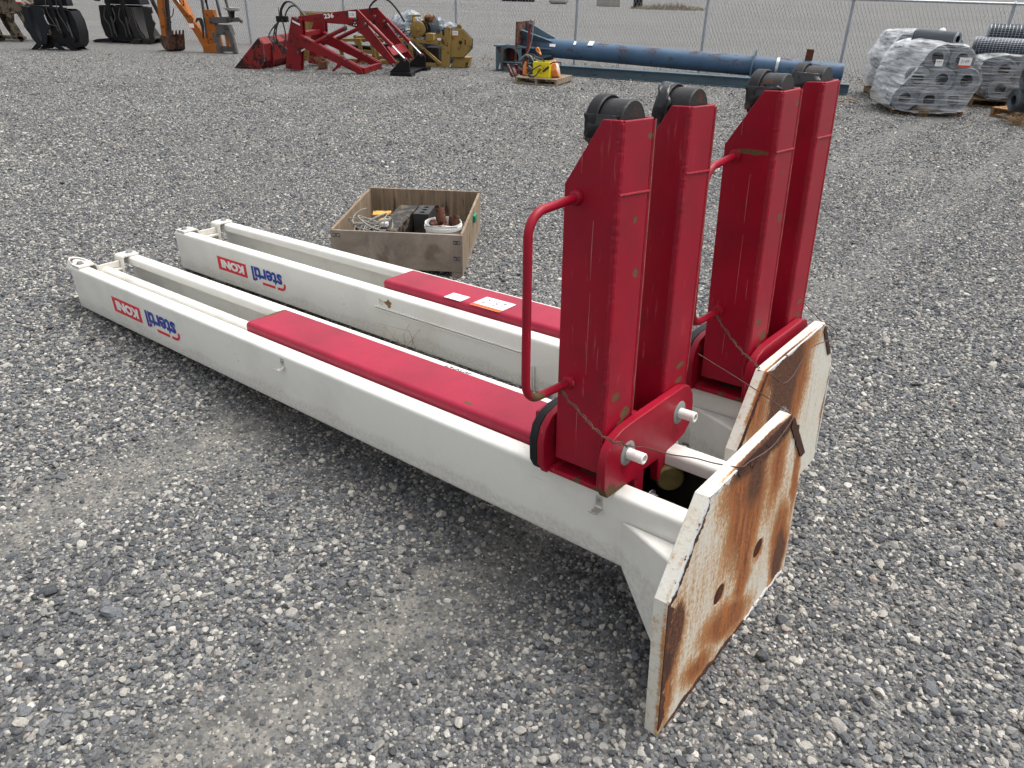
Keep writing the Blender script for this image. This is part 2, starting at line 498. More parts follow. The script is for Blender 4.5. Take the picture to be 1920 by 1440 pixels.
def boolean_holes(mb, cutters, name):
    a = bpy.data.objects.new(name, mb.mesh(name)); COL.objects.link(a)
    tmp = []
    for i, cmb in enumerate(cutters):
        b = bpy.data.objects.new('cutter', cmb.mesh('cutter')); COL.objects.link(b); tmp.append(b)
        md = a.modifiers.new('cut', 'BOOLEAN'); md.object = b; md.operation = 'DIFFERENCE'; md.solver = 'EXACT'
    me = bpy.data.meshes.new_from_object(a.evaluated_get(bpy.context.evaluated_depsgraph_get()))
    for b in tmp + [a]:
        bpy.data.objects.remove(b)
    me.name = name
    me.polygons.foreach_set('use_smooth', [True] * len(me.polygons))
    me.set_sharp_from_angle(angle=math.radians(32))
    return me

def hexbolt(mb, p, axis, r=.012, h=.009, washer=True):
    ax = Vector(axis).normalized(); p = Vector(p)
    if washer: mb.cyl(p, p + ax * .003, r * 1.5, n=16)
    mb.cyl(p + ax * .003, p + ax * (.003 + h), r, n=6)

def make_fork(col, pivot, lean, red, near_u, handle, tape_kind):
    """upright box-section fork, hinged on a pin along the column; its own frame sits on the pin"""
    pv, pw = pivot
    fk_parent = col
    hw, u0, u1 = .068, near_u, near_u + .147
    zb, zt, zc, uc, th = .284 - pw, 1.148 - pw, 1.004 - pw, near_u + .052, .011
    mb = MB()
    side = [(u0, zb), (u0, zt), (uc, zt), (u1, zc), (u1, zb)]
    mb.prism([(u0 + .004, zb), (u0 + .004, zt), (uc, zt), (u1, zc), (u1, zb)], -hw, -hw + th, axis=0)
    mb.prism([(u0 + .004, zb), (u0 + .004, zt), (uc, zt), (u1, zc), (u1, zb)], hw - th, hw, axis=0)
    mb.box(-hw + .010, hw - .010, u0, u0 + th, zb + .001, zt - .001)
    mb.box(-hw + th + .0005, hw - th - .0005, u1 - th, u1 - .001, zb + .001, zc - .002)
    fork = mb.build('fork', red, fk_parent, bevel=.003)
    fork.location = (pv, 0, pw)
    fork.rotation_euler = (0, lean, 0)
    # weld beads: long one up the front corner, one across the near face
    def bead(a, b, r, n):
        a, b = Vector(a), Vector(b)
        pts, rs, wv = [], [], 0.0
        for i in range(n + 1):
            t = i / n
            pts.append(a.lerp(b, t) + Vector((random.uniform(-1, 1), random.uniform(-1, 1), 0)) * .0005)
            wv = wv * .6 + random.uniform(-.05, .05)
            rs.append(r * (1 + wv))
        return MB().tube(pts, rs, 8)
    bead((-hw + .0075, u0 + .0075, zb + .004), (-hw + .0075, u0 + .0075, zt - .006), .0098, 220).build('weld_bead', red, fork)
    bead((hw - .005, u0 + .005, zb + .004), (hw - .005, u0 + .005, zt - .006), .0065, 150).build('weld_bead', red, fork)
    bead((-hw + .004, u0, .992 - pw), (hw - .004, u0, .987 - pw), .0036, 40).build('weld_bead', red, fork)
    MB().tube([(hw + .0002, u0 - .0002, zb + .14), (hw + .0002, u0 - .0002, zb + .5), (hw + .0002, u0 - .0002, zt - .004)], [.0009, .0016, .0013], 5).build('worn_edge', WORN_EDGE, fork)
    if handle:
        for (yy, za_, zb_2, wd) in ((.062, .60, .46, .0011), (.061, .43, .22, .0008), (.100, .80, .70, .0006), (.030, .30, .24, .0006), (.082, .12, .05, .0007)):
            MB().tube([(-hw - .0001, u0 + yy, za_), (-hw - .0002, u0 + yy + .0008, (za_ + zb_2) / 2), (-hw - .0001, u0 + yy + .0004, zb_2)], [wd * .5, wd, wd * .4], 4).build('scratch', WORN_EDGE, fork)
    # roller with a wider flange at the far end, seated in the open top
    cz, cy = 1.134 - pw, near_u + .016
    MB().lathe([(.0, .0), (.050, .0), (.053, .003), (.053, .058), (.050, .061), (.0, .061)], (0, cy, cz), (0, 1, 0), 32).build('roller', DARKSTEEL, fork)
    MB().lathe([(.052, .061), (.059, .058), (.062, .061), (.062, .086), (.058, .090), (.0, .090)], (0, cy, cz), (0, 1, 0), 32).build('roller_flange', BLACK, fork)
    # torn black tape round the roller
    def tape(a0, a1, y0, y1, r0, r1, skew, n=22):
        vs, fs = [], []
        for i in range(n + 1):
            t = i / n
            a = math.radians(a0 + (a1 - a0) * t)
            ya, yb = y0 * .70 + skew * t + .006 * math.sin(9 * t), y1 * .70 + skew * t + .004 * math.sin(7 * t + 1)
            for j in range(5):
                q = j / 4
                r = (r0 + (r1 - r0) * q) * .966 + .0010 * math.sin(11 * t + 4 * q)
                vs.append((r * math.cos(a), cy + ya + (yb - ya) * q, cz + r * math.sin(a)))
        for i in range(n):
            for j in range(4):
                fs.append((i * 5 + j, i * 5 + j + 1, i * 5 + j + 6, i * 5 + j + 5))
        o = MB().add(vs, fs).build('tape_wrap', TAPE, fork)
        so = o.modifiers.new('thick', 'SOLIDIFY'); so.thickness = .0016
    if tape_kind == 0:
        tape(205, 158, .004, .123, .058, .0655, 0)
        tape(240, 205, -.001, .122, .0575, .0655, 0)
    elif tape_kind == 1:
        tape(215, 95, .085, .127, .065, .067, 0)
        tape(200, 120, .060, .10, .058, .069, .02)
        tape(230, 195, .03, .127, .058, .067, .0)
    elif tape_kind == 2:
        tape(215, 158, .0, .125, .058, .0665, 0)
        tape(175, 150, -.003, .06, .058, .060, .0)
    else:
        tape(200, 142, .01, .126, .058, .0665, -.008)
        tape(230, 190, .0, .124, .0575, .0665, 0)
    if handle:
        hy = u1 - .036
        r = .0105
        x0, xo, za, zb2 = -hw - .002, -hw - .176, .975 - pw, .515 - pw
        path = [(x0 + .012, hy, za + .002), (x0 - .02, hy, za - .001)] + [(xo + .06 - .06 * math.sin(a), hy, za - .012 - .055 * (1 - math.cos(a)) + .005) for a in [i * math.pi / 2 / 7 for i in range(1, 8)]]
        path += [(xo, hy, zb2 + .07)] + [(xo + .05 - .05 * math.cos(a), hy, zb2 + .055 - .05 * math.sin(a)) for a in [i * math.pi / 2 / 7 for i in range(1, 8)]] + [(x0 - .02, hy, zb2 + .0), (x0 + .012, hy, zb2 + .002)]
        MB().tube(path, r, 12).build('handle', red_handle, fork)
        for zz in (za, zb2):
            MB().lathe([(.0105, -.012), (.015, -.010), (.018, -.003), (.019, .003), (.0, .003)], (x0, hy, zz + .001), (1, 0, 0), 14).build('weld_collar', red, fork)
    return fork

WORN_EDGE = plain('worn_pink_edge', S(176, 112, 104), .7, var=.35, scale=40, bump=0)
red_handle = red_paint('crimson_handle_paint', [(-.225, .43, .29, .02, .05, .05), (-.222, .43, .21, .02, .05, .03), (-.2, .43, .19, .03, .05, .02)])

def lift_column(matrix, label, plate_blobs, cu, lean, is_a):
    """cu: where the fork carriage stands along the column (near face of the forks)"""
    T = tag(thing('vehicle_lift', label, 'vehicle lift', matrix=matrix), kind='thing')
    # column rails, folded sheet (local axes: x across, y along, z up)
    th = .011
    pf = round_path([(LIP, CH - .042), (LIP, CH), (0, CH), (0, 0), (.055, 0)], .017)
    pr = [(CW - a, b) for a, b in pf]
    inset = lambda p, sgn: strip(p, th * sgn)
    MB().prism(inset(pf, 1), CT + .001, CL, axis=1).build('front_rail', WHITE, T, bevel=.0015)
    MB().prism(inset(pr, -1), CT + .001, CL, axis=1).build('rear_rail', WHITE, T, bevel=.0015)
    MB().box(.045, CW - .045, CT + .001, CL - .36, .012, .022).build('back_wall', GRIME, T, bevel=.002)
    # square base plate with cut top corners and bolt holes
    c, bw, z0, z1, z2, cx = CW / 2, .396, -.2315, .1915, .3885, .1565
    poly = [(c - bw, z0), (c + bw, z0), (c + bw, z1), (c + bw - cx, z2), (c - bw + cx, z2), (c - bw, z1)]
    cut = [MB().cyl((v, -.05, w), (v, CT + .05, w), .029, n=28) for v, w in ((.293, .012), (.054, .016))]
    pm = boolean_holes(MB().prism(poly, 0, CT, axis=1), cut, 'base_plate')
    pl = link('base_plate', pm, rust_plate_mat('stained_plate_a' if is_a else 'stained_plate_b', plate_blobs), T, bevel=.003)
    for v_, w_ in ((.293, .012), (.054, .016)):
        MB().lathe([(.0288, .0015), (.0288, CT - .002), (.0, CT - .002), (.0, CT - .004), (.0262, CT - .004), (.0262, .0015)], (v_, 0, w_), (0, 1, 0), 26).build('dark_hole_liner', RUST, pl)  # rust-brown cup with closed back, added so the holes look dark inside
    # flaked edge bars round the plate
    def edge(p, q, w, proud, mat, a=0.0, b=1.0, inset=0.0, jag=1.0):
        p, q = Vector((p[0], 0, p[1])), Vector((q[0], 0, q[1]))
        p, q = p.lerp(q, a), p.lerp(q, b)
        t = (q - p).normalized(); nrm = Vector((-t.z, 0, t.x))
        if nrm.dot(Vector((c, 0, .05)) - p) < 0: nrm = -nrm
        n = 70
        vs, fs = [], []
        wk = 0.0
        for i in range(n + 1):
            pt = p.lerp(q, i / n)
            wk = wk * .72 + random.uniform(-.26, .26) * jag
            ww = w * max(.25, (1 + wk + .2 * jag * math.sin(i * .31 + p.x * 9)) * min(1, .25 + i / 6, .25 + (n - i) / 6))
            a0 = pt + nrm * inset; a1 = pt + nrm * (inset + ww)
            vs += [(a0.x, -proud, a0.z), (a1.x, -proud * .7, a1.z), (a1.x, .002, a1.z), (a0.x, .002, a0.z)]
        for i in range(n):
            k = i * 4
            fs += [(k, k + 1, k + 5, k + 4), (k + 1, k + 2, k + 6, k + 5), (k + 3, k, k + 4, k + 7)]
        fs += [(0, 1, 2, 3), (n * 4 + 3, n * 4 + 2, n * 4 + 1, n * 4)]
        return MB().add(vs, fs).build('edge_scale', mat, pl)
    P = poly
    if is_a:
        edge(P[4], P[3], .036, .0022, BARE_RUST, .30, 1.0)
        edge(P[4], P[3], .012, .003, EDGE_RUST, .0, .30)
        edge(P[2], P[3], .024, .006, BARE_RUST, .04, .94, .002, .18)
        edge(P[5], P[4], .012, .0035, EDGE_RUST, .02, .98)
        edge(P[5], P[4], .016, .002, BARE_RUST, .0, .95, .013)
        edge(P[0], P[5], .030, .0022, BARE_RUST, .04, .99, .001)
        edge(P[0], P[1], .013, .003, BARE_RUST, .05, .62)
        edge(P[0], P[1], .010, .003, EDGE_RUST, .62, .97)
    else:
        edge(P[4], P[3], .008, .003, EDGE_RUST, .0, 1.0)
        edge(P[2], P[3], .018, .005, BARE_RUST, .25, .95, .006, .3)
        edge(P[5], P[4], .013, .006, BARE_RUST, .0, .98, .002)
        edge(P[1], P[2], .008, .003, EDGE_RUST, .1, .95)
    # gussets: folded wedge each side of the column
    for sgn in (-1, 1):
        X = lambda v: v if sgn < 0 else CW - v
        pts = [(X(.000), .268, .162), (X(-.088), CT, .160), (X(-.112), CT, -.205), (X(.000), .262, .004), (X(.0), CT, .162), (X(.0), CT, -.205)]
        MB().add(pts, [(0, 1, 4), (0, 3, 2, 1), (3, 5, 2), (0, 4, 5, 3), (1, 2, 5, 4)]).build('gusset', WHITE, T, bevel=.009, seg=3)
    # inner mast: red box that slides in the slot
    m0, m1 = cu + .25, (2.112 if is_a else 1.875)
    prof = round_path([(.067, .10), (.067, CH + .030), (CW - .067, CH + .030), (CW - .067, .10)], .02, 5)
    mast = MB().prism(prof, m0, m1, axis=1).build('inner_mast', red_paint('crimson_mast_paint_a' if is_a else 'crimson_mast_paint_b', [(.20, 2.112, .262, .10, .03, .02), (.10, .9, .262, .012, .03, .02)] if is_a else [], (142, 24, 50)), T, bevel=.002)  # pinker than the fork red: sky reflection put into the base colour
    # hydraulic cylinder lying in the slot
    cz, cv = (.165, .150) if is_a else (.085, .13)
    MB().cyl((cv, m1 - .3, cz), (cv, CL - .06, cz), .036, n=24).build('hydraulic_cylinder', CREAM, T)
    # end bracket: folded strap bolted across the rails
    e0, e1 = CL - .105, CL - .010
    y = CH + .003
    strap = [(.006, y), (.092, y), (.098, y - .062), (CW - .098, y - .062), (CW - .092, y), (CW - .006, y)]
    MB().prism(strip(round_path(strap, .010, 3), .0085), e0, e1, axis=1).build('end_bracket', CREAM, T, bevel=.002)
    MB().box(.105, CW - .105, e0 + .035, e0 + .045, y - .052, y - .018).build('bracket_web', CREAM, T, bevel=.002)
    for v in (.036, CW - .036):
        b = MB(); hexbolt(b, (v, CL - .055, y + .0085), (0, 0, 1), .014, .011); b.build('bolt', STEEL, T)
    MB().prism([(.10, .03), (.10, y - .06), (.115, y - .06), (.115, .03)], e0, e1 - .01, axis=1).build('bracket_cheek', CREAM, T, bevel=.002)
    MB().prism([(CW - .115, .03), (CW - .115, y - .06), (CW - .10, y - .06), (CW - .10, .03)], e0, e1 - .01, axis=1).build('bracket_cheek', CREAM, T, bevel=.002)
    if is_a:
        cap = MB().lathe([(.0, .012), (.040, .012), (.043, .004), (.0435, -.018), (.056, -.018), (.056, .016), (.061, .018), (.063, .0), (.06, -.03), (.0, -.03)], (.075, CL + .055, CH - .022), (.35, -.25, .9), 32)
        cap.build('end_pulley', WHITE, T)
        MB().lathe([(.0445, -.012), (.0555, -.012), (.0555, .006), (.0445, .006)], (.075, CL + .055, CH - .022), (.35, -.25, .9), 32, closed=True).build('pulley_groove', plain('maroon_ring', S(70, 22, 22), .5), T)
        MB().tube([(.075, CL - .02, CH - .06), (.075, CL + .05, CH - .05)], .02, 10).build('pulley_stub', CREAM, T)
    # fork carriage
    k0, k1 = cu - .005, cu + .152           # inner faces of the end plates
    cp = [(-.034, .236), (-.05, .268), (-.05, .335), (-.036, .375), (-.008, .400), (.035, .411), (.10, .412), (.345, .406), (.385, .393), (.408, .360), (.415, .325), (.413, .268), (.375, .240), (.286, .222), (.284, .150), (.228, .148), (.226, .226), (.150, .230), (.148, .160), (.104, .170), (.100, .226)]
    cpf = cp[:12] + [(.37, .236)]
    car = MB().prism(cp, k0 - .026, k0, axis=1)
    car.build('carriage_plate', RED_CP if is_a else RED, T, bevel=.004)
    MB().prism(cpf, k1 + .012, k1 + .034, axis=1).build('carriage_plate', RED, T, bevel=.004)
    MB().prism([(-.026, .237), (-.026, .252), (.402, .252), (.402, .237)], k0 + .0005, k1 + .0115, axis=1).build('carriage_floor', red_paint('crimson_floor_paint_' + ('a' if is_a else 'b'), [(-.026, cu + .0, .24, .05, .03, .02), (-.026, cu + .07, .24, .05, .02, .02), (.04, cu + .06, .255, .05, .09, .01)]), T, bevel=.002)
    bd = [(v * .97 + .004, w * .97 + .008) for v, w in cpf]
    MB().prism(bd, k1 + .036, k1 + .066, axis=1).build('rubber_pad', BLACK, T, bevel=.006)
    MB().prism([(.04, .24), (.05, .36), (.29, .36), (.30, .24)], k1 + .068, m0 + .02, axis=1).build('carriage_block', RED, T, bevel=.006)
    MB().cyl((.19, k0 - .0, .345), (.19, k1 + .011, .345), .028, n=18).build('cross_tube', RED, T)
    for v in (.056, .330):
        MB().lathe([(.0, -.0012), (.032, -.0012), (.034, .0), (.034, .006), (.0, .006)], (v, k0 - .027, .330), (0, 1, 0), 28).build('pin_washer', plain('grey_sealant', S(128, 130, 126), .75, var=.15, bump=.5) if is_a else BLACK, T)
        MB().cyl((v, k0 + .002, .330), (v, k1 + .012, .330), .022, n=18).build('hinge_pin', STEEL, T)
        if is_a:
            MB().lathe([(.015, .0), (.015, -.046), (.0135, -.048), (.0105, -.048), (.0105, -.010), (.0, -.010)], (v, k0 - .029, .330), (0, 1, 0), 22).build('pin_spacer', NYLON, T)
    # yellow guide wheel and bolt low in the slot, seen below the plate
    if is_a: MB().lathe([(.0, .0), (.036, .0), (.042, .006), (.042, .028), (.036, .034), (.0, .034)], (.262, k0 - .050, .148), (.75, .65, 0), 24).build('guide_wheel', plain('yellow_nylon', S(112, 100, 58), .6, var=.6), T)
    for v0_, v1_ in ((.0125, .0165), (CW - .0165, CW - .0125)):
        MB().box(v0_, v1_, CT + .004, .9, .024, .178).build('grease_coat', GREASE, T)
    MB().box(.02, CW - .02, CT + .0015, CT + .006, .024, .17).build('grease_coat', GREASE, T)
    b = MB(); b.cyl((.10, k0 - .04, .18), (.10, k0 - .10, .18), .013, n=14); hexbolt(b, (.10, k0 - .075, .18), (0, -1, 0), .019, .014); b.build('stop_bolt', STEEL, T)
    marks_f = [(-.02, cu, .16, .03, .02, .016), (.03, cu, .10, .035, .02, .026), (.01, cu, .07, .03, .02, .02), (.03, cu, .47, .022, .02, .018), (.01, cu, .60, .010, .02, .014), (-.07, cu + .06, .66 if not is_a else 2.0, .03, .07, .012), (.05, cu, .78, .02, .02, .012)]
    fr = red_paint('crimson_fork_paint_' + ('a' if is_a else 'b'), marks_f)
    fr2 = red_paint('crimson_fork_paint2_' + ('a' if is_a else 'b'), [(.02, cu, .13, .035, .02, .014), (.02, cu, .085, .035, .02, .014), (-.03, cu, .03, .03, .02, .012)])
    make_fork(T, (.050, .330), lean, fr, cu, True, 0 if is_a else 2)
    make_fork(T, (.340, .330), lean, fr2, cu - .004, False, 1 if is_a else 3)
    # maker's sticker on the front web, upside down because the column lies on its head
    su0, su1 = 2.59, 3.25
    zl, zh = .070, .172
    MB().box(-.0012, .002, su0, su1, zl, zh).build('sticker', WHITE, T)
    MB().box(-.0022, .001, 2.945, 3.238, .082, .160).build('sticker_block', RED_INK, T)
    text('lettering', 'KONI', .061, PAPER, T, (-.0030, 2.968, .1430), (0, 1, 0), (0, 0, -1), .0034, 1.54)
    text('lettering', 'stertil', .110, BLUE_INK, T, (-.0030, 2.608, .162), (0, 1, 0), (0, 0, -1), .0032, 1.10)
    MB().prism(strip(round_path([(2.80, .088), (2.80, .088), (2.685, .088)], .01), .013), -.003, .0, axis=0).build('underline', RED_INK, T)
    MB().prism(strip(round_path([(2.662, .088), (2.616, .088), (2.601, .098), (2.601, .116)], .012), .013), -.003, .0, axis=0).build('underline', RED_INK, T)
    MB().cyl((-.0032, 2.872, .090), (.0, 2.872, .090), .0085, n=12).build('dot', RED_INK, T)
    return T

RED_CP = red_paint('crimson_carriage_paint', [(-.03, .3, .245, .06, .06, .045), (.02, .3, .238, .05, .06, .02), (.17, .3, .36, .008, .03, .008)])
def frame_matrix(o, yaw, tilt, roll=0.0):
    u = Vector((math.cos(yaw) * math.cos(tilt), math.sin(yaw) * math.cos(tilt), -math.sin(tilt)))
    v = Vector((math.sin(yaw), -math.cos(yaw), 0))
    w = v.cross(u)
    return Matrix(((v.x, u.x, w.x, o[0]), (v.y, u.y, w.y, o[1]), (v.z, u.z, w.z, o[2]), (0, 0, 0, 1)))

blobs_a = [(.17, .24, .20, .34, -2, 1.0, 0), (.10, .12, .42, .36, 0, .27, 0), (-.12, .1, .2, .3, 0, .25, 0), (.40, .1, .2, .34, 0, .27, 0), (.15, .33, .22, .18, 0, 1.05, 0),
           (.20, .13, .12, .28, -4, 1.05, 0), (.24, .365, .26, .06, 2, 1.35, 1), (.20, .28, .09, .14, 0, .75, 1), (.35, .25, .10, .24, 0, .85, 0), (.21, .0, .08, .24, 6, .95, 0),
           (.470, -.08, .105, .26, -12, 1.1, 0), (.485, -.14, .06, .16, -12, 1.15, 1), (.52, .14, .04, .24, -6, .9, 0), (.13, -.125, .25, .10, 26, 1.05, 0), (-.03, -.165, .16, .085, 30, .8, 0),
           (-.185, .055, .055, .15, 4, 1.15, 1), (-.20, -.10, .05, .20, 3, .95, 0), (-.19, .02, .10, .28, 3, .7, 0), (.054, .016, .05, .05, 0, .8, 0), (.293, .012, .05, .05, 0, .8, 0)]
blobs_b = [(.10, .37, .20, .22, 2, 1.15, 1), (.08, .20, .15, .36, 8, 1.35, 1), (.05, .05, .13, .36, 8, 1.25, 1), (.17, .22, .20, .42, 6, 1.15, 0), (-.10, .30, .14, .24, 0, .8, 0),
           (.12, .05, .10, .3, 4, .8, 0), (-.02, .36, .20, .10, 0, .9, 0), (.27, .36, .18, .08, 0, .7, 0), (.555, .0, .02, .2, 0, .8, 0), (.1, .1, .4, .4, 0, .26, 0)]
colA = lift_column(frame_matrix((.5082, 1.3658, .2313), 2.45573, .06375), 'nearer white lift column lying down, red forks upright with white nylon pins', blobs_a, .320, math.radians(3.0), True)
colB = lift_column(frame_matrix((.8128, 1.9771, .2311), 2.45544, .06166), 'farther white lift column lying down, red forks upright, tagged 2157', blobs_b, .085, math.radians(.7), False)

# hooks, pen marks, tags
def hook(parent, u, w, flip=1):
    h = MB().prism(strip(round_path([(-.001, w + .016), (-.001, w - .020), (-.030, w - .024), (-.036, w - .014)], .008), .0022), u - .011, u + .011, axis=1)
    o = h.build('hook', plain('bent_steel_clip', (.55, .53, .49, 1), .4, .6), parent)
    b = MB(); b.cyl((-.001, u, w + .004), (-.006, u, w + .004), .005, n=10); b.build('rivet', STEEL, o)
hook(colA, 1.775, .200)
hook(colA, .335, .190)
for dz in (0, .010):
    MB().box(-.009, .0, .995, 1.87, .148 + dz, .154 + dz).build('trim_strip', WHITE, colB, bevel=.001)
    MB().box(-.009, .0, .932 + dz, .938 + dz, .012, .115).build('trim_strip', WHITE, colB, bevel=.001)
gl = [(1.775 + .022 * math.cos(a) * (1 + .35 * math.sin(3 * a + 1) + .2 * math.sin(7 * a)), .188 + .016 * math.sin(a) * (1 + .3 * math.cos(4 * a) + .2 * math.sin(9 * a))) for a in [2 * math.pi * i / 26 for i in range(26)]]
MB().prism(gl, -.0012, .001, axis=0).build('glue_residue', plain('brown_glue', S(128, 100, 58), .7, var=.4, scale=60), colB)
for pz in ((1.84, .190), (1.826, .186)):
    MB().tube([(-.001, pz[0], pz[1] + .010), (-.001, pz[0] - .008, pz[1] + .008), (-.001, pz[0] - .008, pz[1] - .010), (-.001, pz[0], pz[1] - .010)], .0012, 4).build('pencil_mark', plain('pencil_brown', S(140, 126, 104), .8, bump=0), colB)
text('pen_writing', 'SB40-24', .040, INK, colA, (CW - .024, 1.075, CH + .0010), (0, 1, 0), (-1, 0, 0), .0, .95)
zt = CH + .0306
def tag_card(parent, cx, cy, z, w, h, number, rot=0.0, band=True):
    """paper lot tag lying flat: text reads along -y (towards the base plate)"""
    MB().box(cx - h / 2, cx + h / 2, cy - w / 2, cy + w / 2, z, z + .0008).build('lot_tag', PAPER, parent)
    if band:
        MB().box(cx - h / 2, cx - h / 2 + h * .2, cy - w / 2, cy + w / 2, z + .0008, z + .0014).build('tag_band', ORANGE_INK, parent)
    if number:
        text('tag_number', number, h * .62, INK, parent, (cx - h * .12, cy + w * .36, z + .0012), (0, -1, 0), (1, 0, 0), -.0008, .82)
tag_card(colB, .124, 1.252, zt, .162, .110, '2157')
tag_card(colB, .101, 1.437, zt, .098, .062, None, band=False)
for i, (a, b, l) in enumerate(((.112, 1.47, .05), (.098, 1.46, .045))):
    pts = [(a + .005 * math.sin(j * 2.1 + i), b - l * j / 9, zt + .0014) for j in range(10)]
    MB().tube(pts, .0009, 4).build('pen_scribble', INK, colB)

# tie wires that hold the forks back to the base plates
mA, mB_ = colA.matrix_world, colB.matrix_world
def loc(mt, u, v, w): return mt @ Vector((v, u, w))
def wire(name, label, mt, ctrl, r=.0016, twist=None):
    pts = smooth_curve([loc(mt, *q) for q in ctrl], 8)
    mb = MB().tube(pts, r, 6)
    if twist:
        a, b = twist
        q = smooth_curve([loc(mt, *q) for q in ctrl[a:b]], 14)
        mb.tube([p + Vector((math.sin(i * .8), math.cos(i * .8) * .6, math.cos(i * .8))) * .0045 for i, p in enumerate(q)], r, 6)
    return mb.build(name, WIREMAT, None, label=label, cat='wire', group='rusty tie wires on the forks')
wire('tie_wire', 'rusty tie wire from the nearer handle down across the carriage to the nearer plate', mA,
     [(.431, -.045, .535), (.425, -.028, .520), (.432, -.03, .508), (.42, -.055, .512), (.36, -.06, .475), (.325, -.062, .452), (.285, -.045, .418), (.262, .03, .372), (.262, .10, .335), (.22, .16, .30), (.14, .13, .335), (.06, .08, .375), (-.004, .075, .392), (-.008, .12, .386), (-.009, .25, .362), (-.009, .34, .372), (-.006, .40, .385)], twist=(2, 8))
wire('tie_wire', 'thin straight rusty wire stretched to the top corner of the nearer base plate', mA,
     [(.30, .44, .47), (.2, .435, .44), (.1, .42, .415), (.02, .405, .393), (.0, .40, .388)])
wire('tie_wire', 'rusty tie wire looped over the face of the farther base plate', mB_,
     [(.196, -.045, .535), (.19, -.025, .520), (.196, -.03, .508), (.185, -.052, .512), (.13, -.06, .46), (.09, -.062, .425), (.045, -.06, .395), (.02, -.075, .385), (-.004, -.065, .378), (-.012, -.03, .352), (-.02, .03, .315), (-.022, .10, .318), (-.02, .22, .36), (-.03, .33, .352), (-.045, .405, .345), (-.03, .41, .372), (.0, .40, .39)], twist=(2, 8))
wire('tie_wire', 'short straight rusty wire behind the farther base plate, at its top corner', mB_,
     [(.09, .42, .44), (.05, .41, .415), (.01, .40, .391)])

# ------------------------------------------------------------------ wooden crate of parts
def plywood(name, a, b, grain=(1, 1, 14), knots=.8):
    m = M(name)
    co = m.scaled(grain)
    g = m.noise(4, 6, .65, co=co, dist=.8)
    c = m.mix(m.ramp(g, [(.3, 0), (.7, 1)]), a, b)
    c = m.mix(m.ramp(m.noise(1.8, 5, .65), [(.45, 0), (.75, .6)]), c, S(112, 96, 80))
    c = m.mix(m.ramp(m.noise(6, 4, .6, co=m.scaled((grain[0] * .55, grain[1] * .55, max(.6, grain[2] * .3)))), [(.60, 0), (.66, knots)]), c, S(58, 38, 25))
    return m.done(c, .8, normal=m.bump(g, .35, .004), spec=.3)
PLY_OUT = plywood('weathered_plywood', S(110, 100, 92), S(156, 144, 132), (1.6, 3, 1.4), .35)
PLY_IN = plywood('inner_plywood', S(102, 88, 74), S(158, 138, 114), (9, 9, .5))
crate_deg = math.degrees(math.atan2(-.045, .79))
crate = thing('wooden_crate', 'low open plywood crate of parts beyond the farther lift', 'crate', (-1.115, 4.335, .0), crate_deg)
cwid, cdep, chgt = .80, .99, .262
z0c = .03
MB().box(0, cwid, 0, .016, z0c, chgt).build('crate_panel', PLY_OUT, crate, bevel=.002)
MB().box(0, cwid, cdep - .016, cdep, z0c, chgt + .012).build('crate_panel', PLY_IN, crate, bevel=.002)
MB().box(0, .016, .0165, cdep - .0165, z0c, chgt + .004).build('crate_panel', PLY_IN, crate, bevel=.002)
MB().box(cwid - .016, cwid, .0165, cdep - .0165, z0c, chgt + .004).build('crate_panel', PLY_IN, crate, bevel=.002)
MB().box(.017, cwid - .017, .0165, cdep - .0165, z0c, z0c + .015).build('crate_floor', PLY_IN, crate)
for xx in (.0, .36, cwid - .07):
    MB().box(xx, xx + .07, 0.004, cdep - .004, -.012, z0c - .001).build('runner', PLY_OUT, crate, bevel=.003)
for (xx, zz) in ((.016, .222), (cwid - .055, .205), (cwid - .055, .105)):
    br = MB().box(xx, xx + .040, -.004, .0, zz, zz + .022).build('corner_bracket', worn('bracket_steel', S(92, 90, 92), amt=.5, scale=40), crate)
    for q in (.008, .032):
        MB().cyl((xx + q, -.007, zz + .011), (xx + q, -.0035, zz + .011), .004, n=8).build('screw', STEEL, br)
# stain halos are in the wood itself
MB().box(cwid + .0005, cwid + .02, .52, .60, .185, .23).build('green_tag', plain('green_plastic', S(0, 132, 96), .4), crate, bevel=.003)

def in_crate(x, y, z=0): return crate.matrix_world @ Vector((x, y, z))
crate_mw = Matrix.Translation((-1.115, 4.335, 0)) @ Matrix.Rotation(math.radians(crate_deg), 4, 'Z')
def crate_thing(name, label, cat, x, y, z, deg=0, tilt=0, group=None):
    t = thing(name, label, cat, group=group)
    t.matrix_world = crate_mw @ Matrix.Translation((x, y, z)) @ Matrix.Rotation(math.radians(deg), 4, 'Z') @ Matrix.Rotation(math.radians(tilt), 4, 'X')
    return t
DUSTYBLACK = plain('dusty_black_steel', S(44, 43, 42), .6, var=.6, scale=9, bump=.3)
fl = z0c + .016
b = MB().box(-.065, .065, -.24, .24, 0, .185).build('solid_block', worn('scuffed_black_paint', S(34, 34, 35), rust=(112, 98, 80), amt=.50, scale=16, rough=.55, dark=(60, 54, 48)), None, bevel=.006, label='long dusty black rectangular block lying in the wooden crate', cat='block')
b.matrix_world = crate_mw @ Matrix.Translation((.325, .44, fl)) @ Matrix.Rotation(math.radians(-7), 4, 'Z') @ Matrix.Rotation(math.radians(4), 4, 'X')
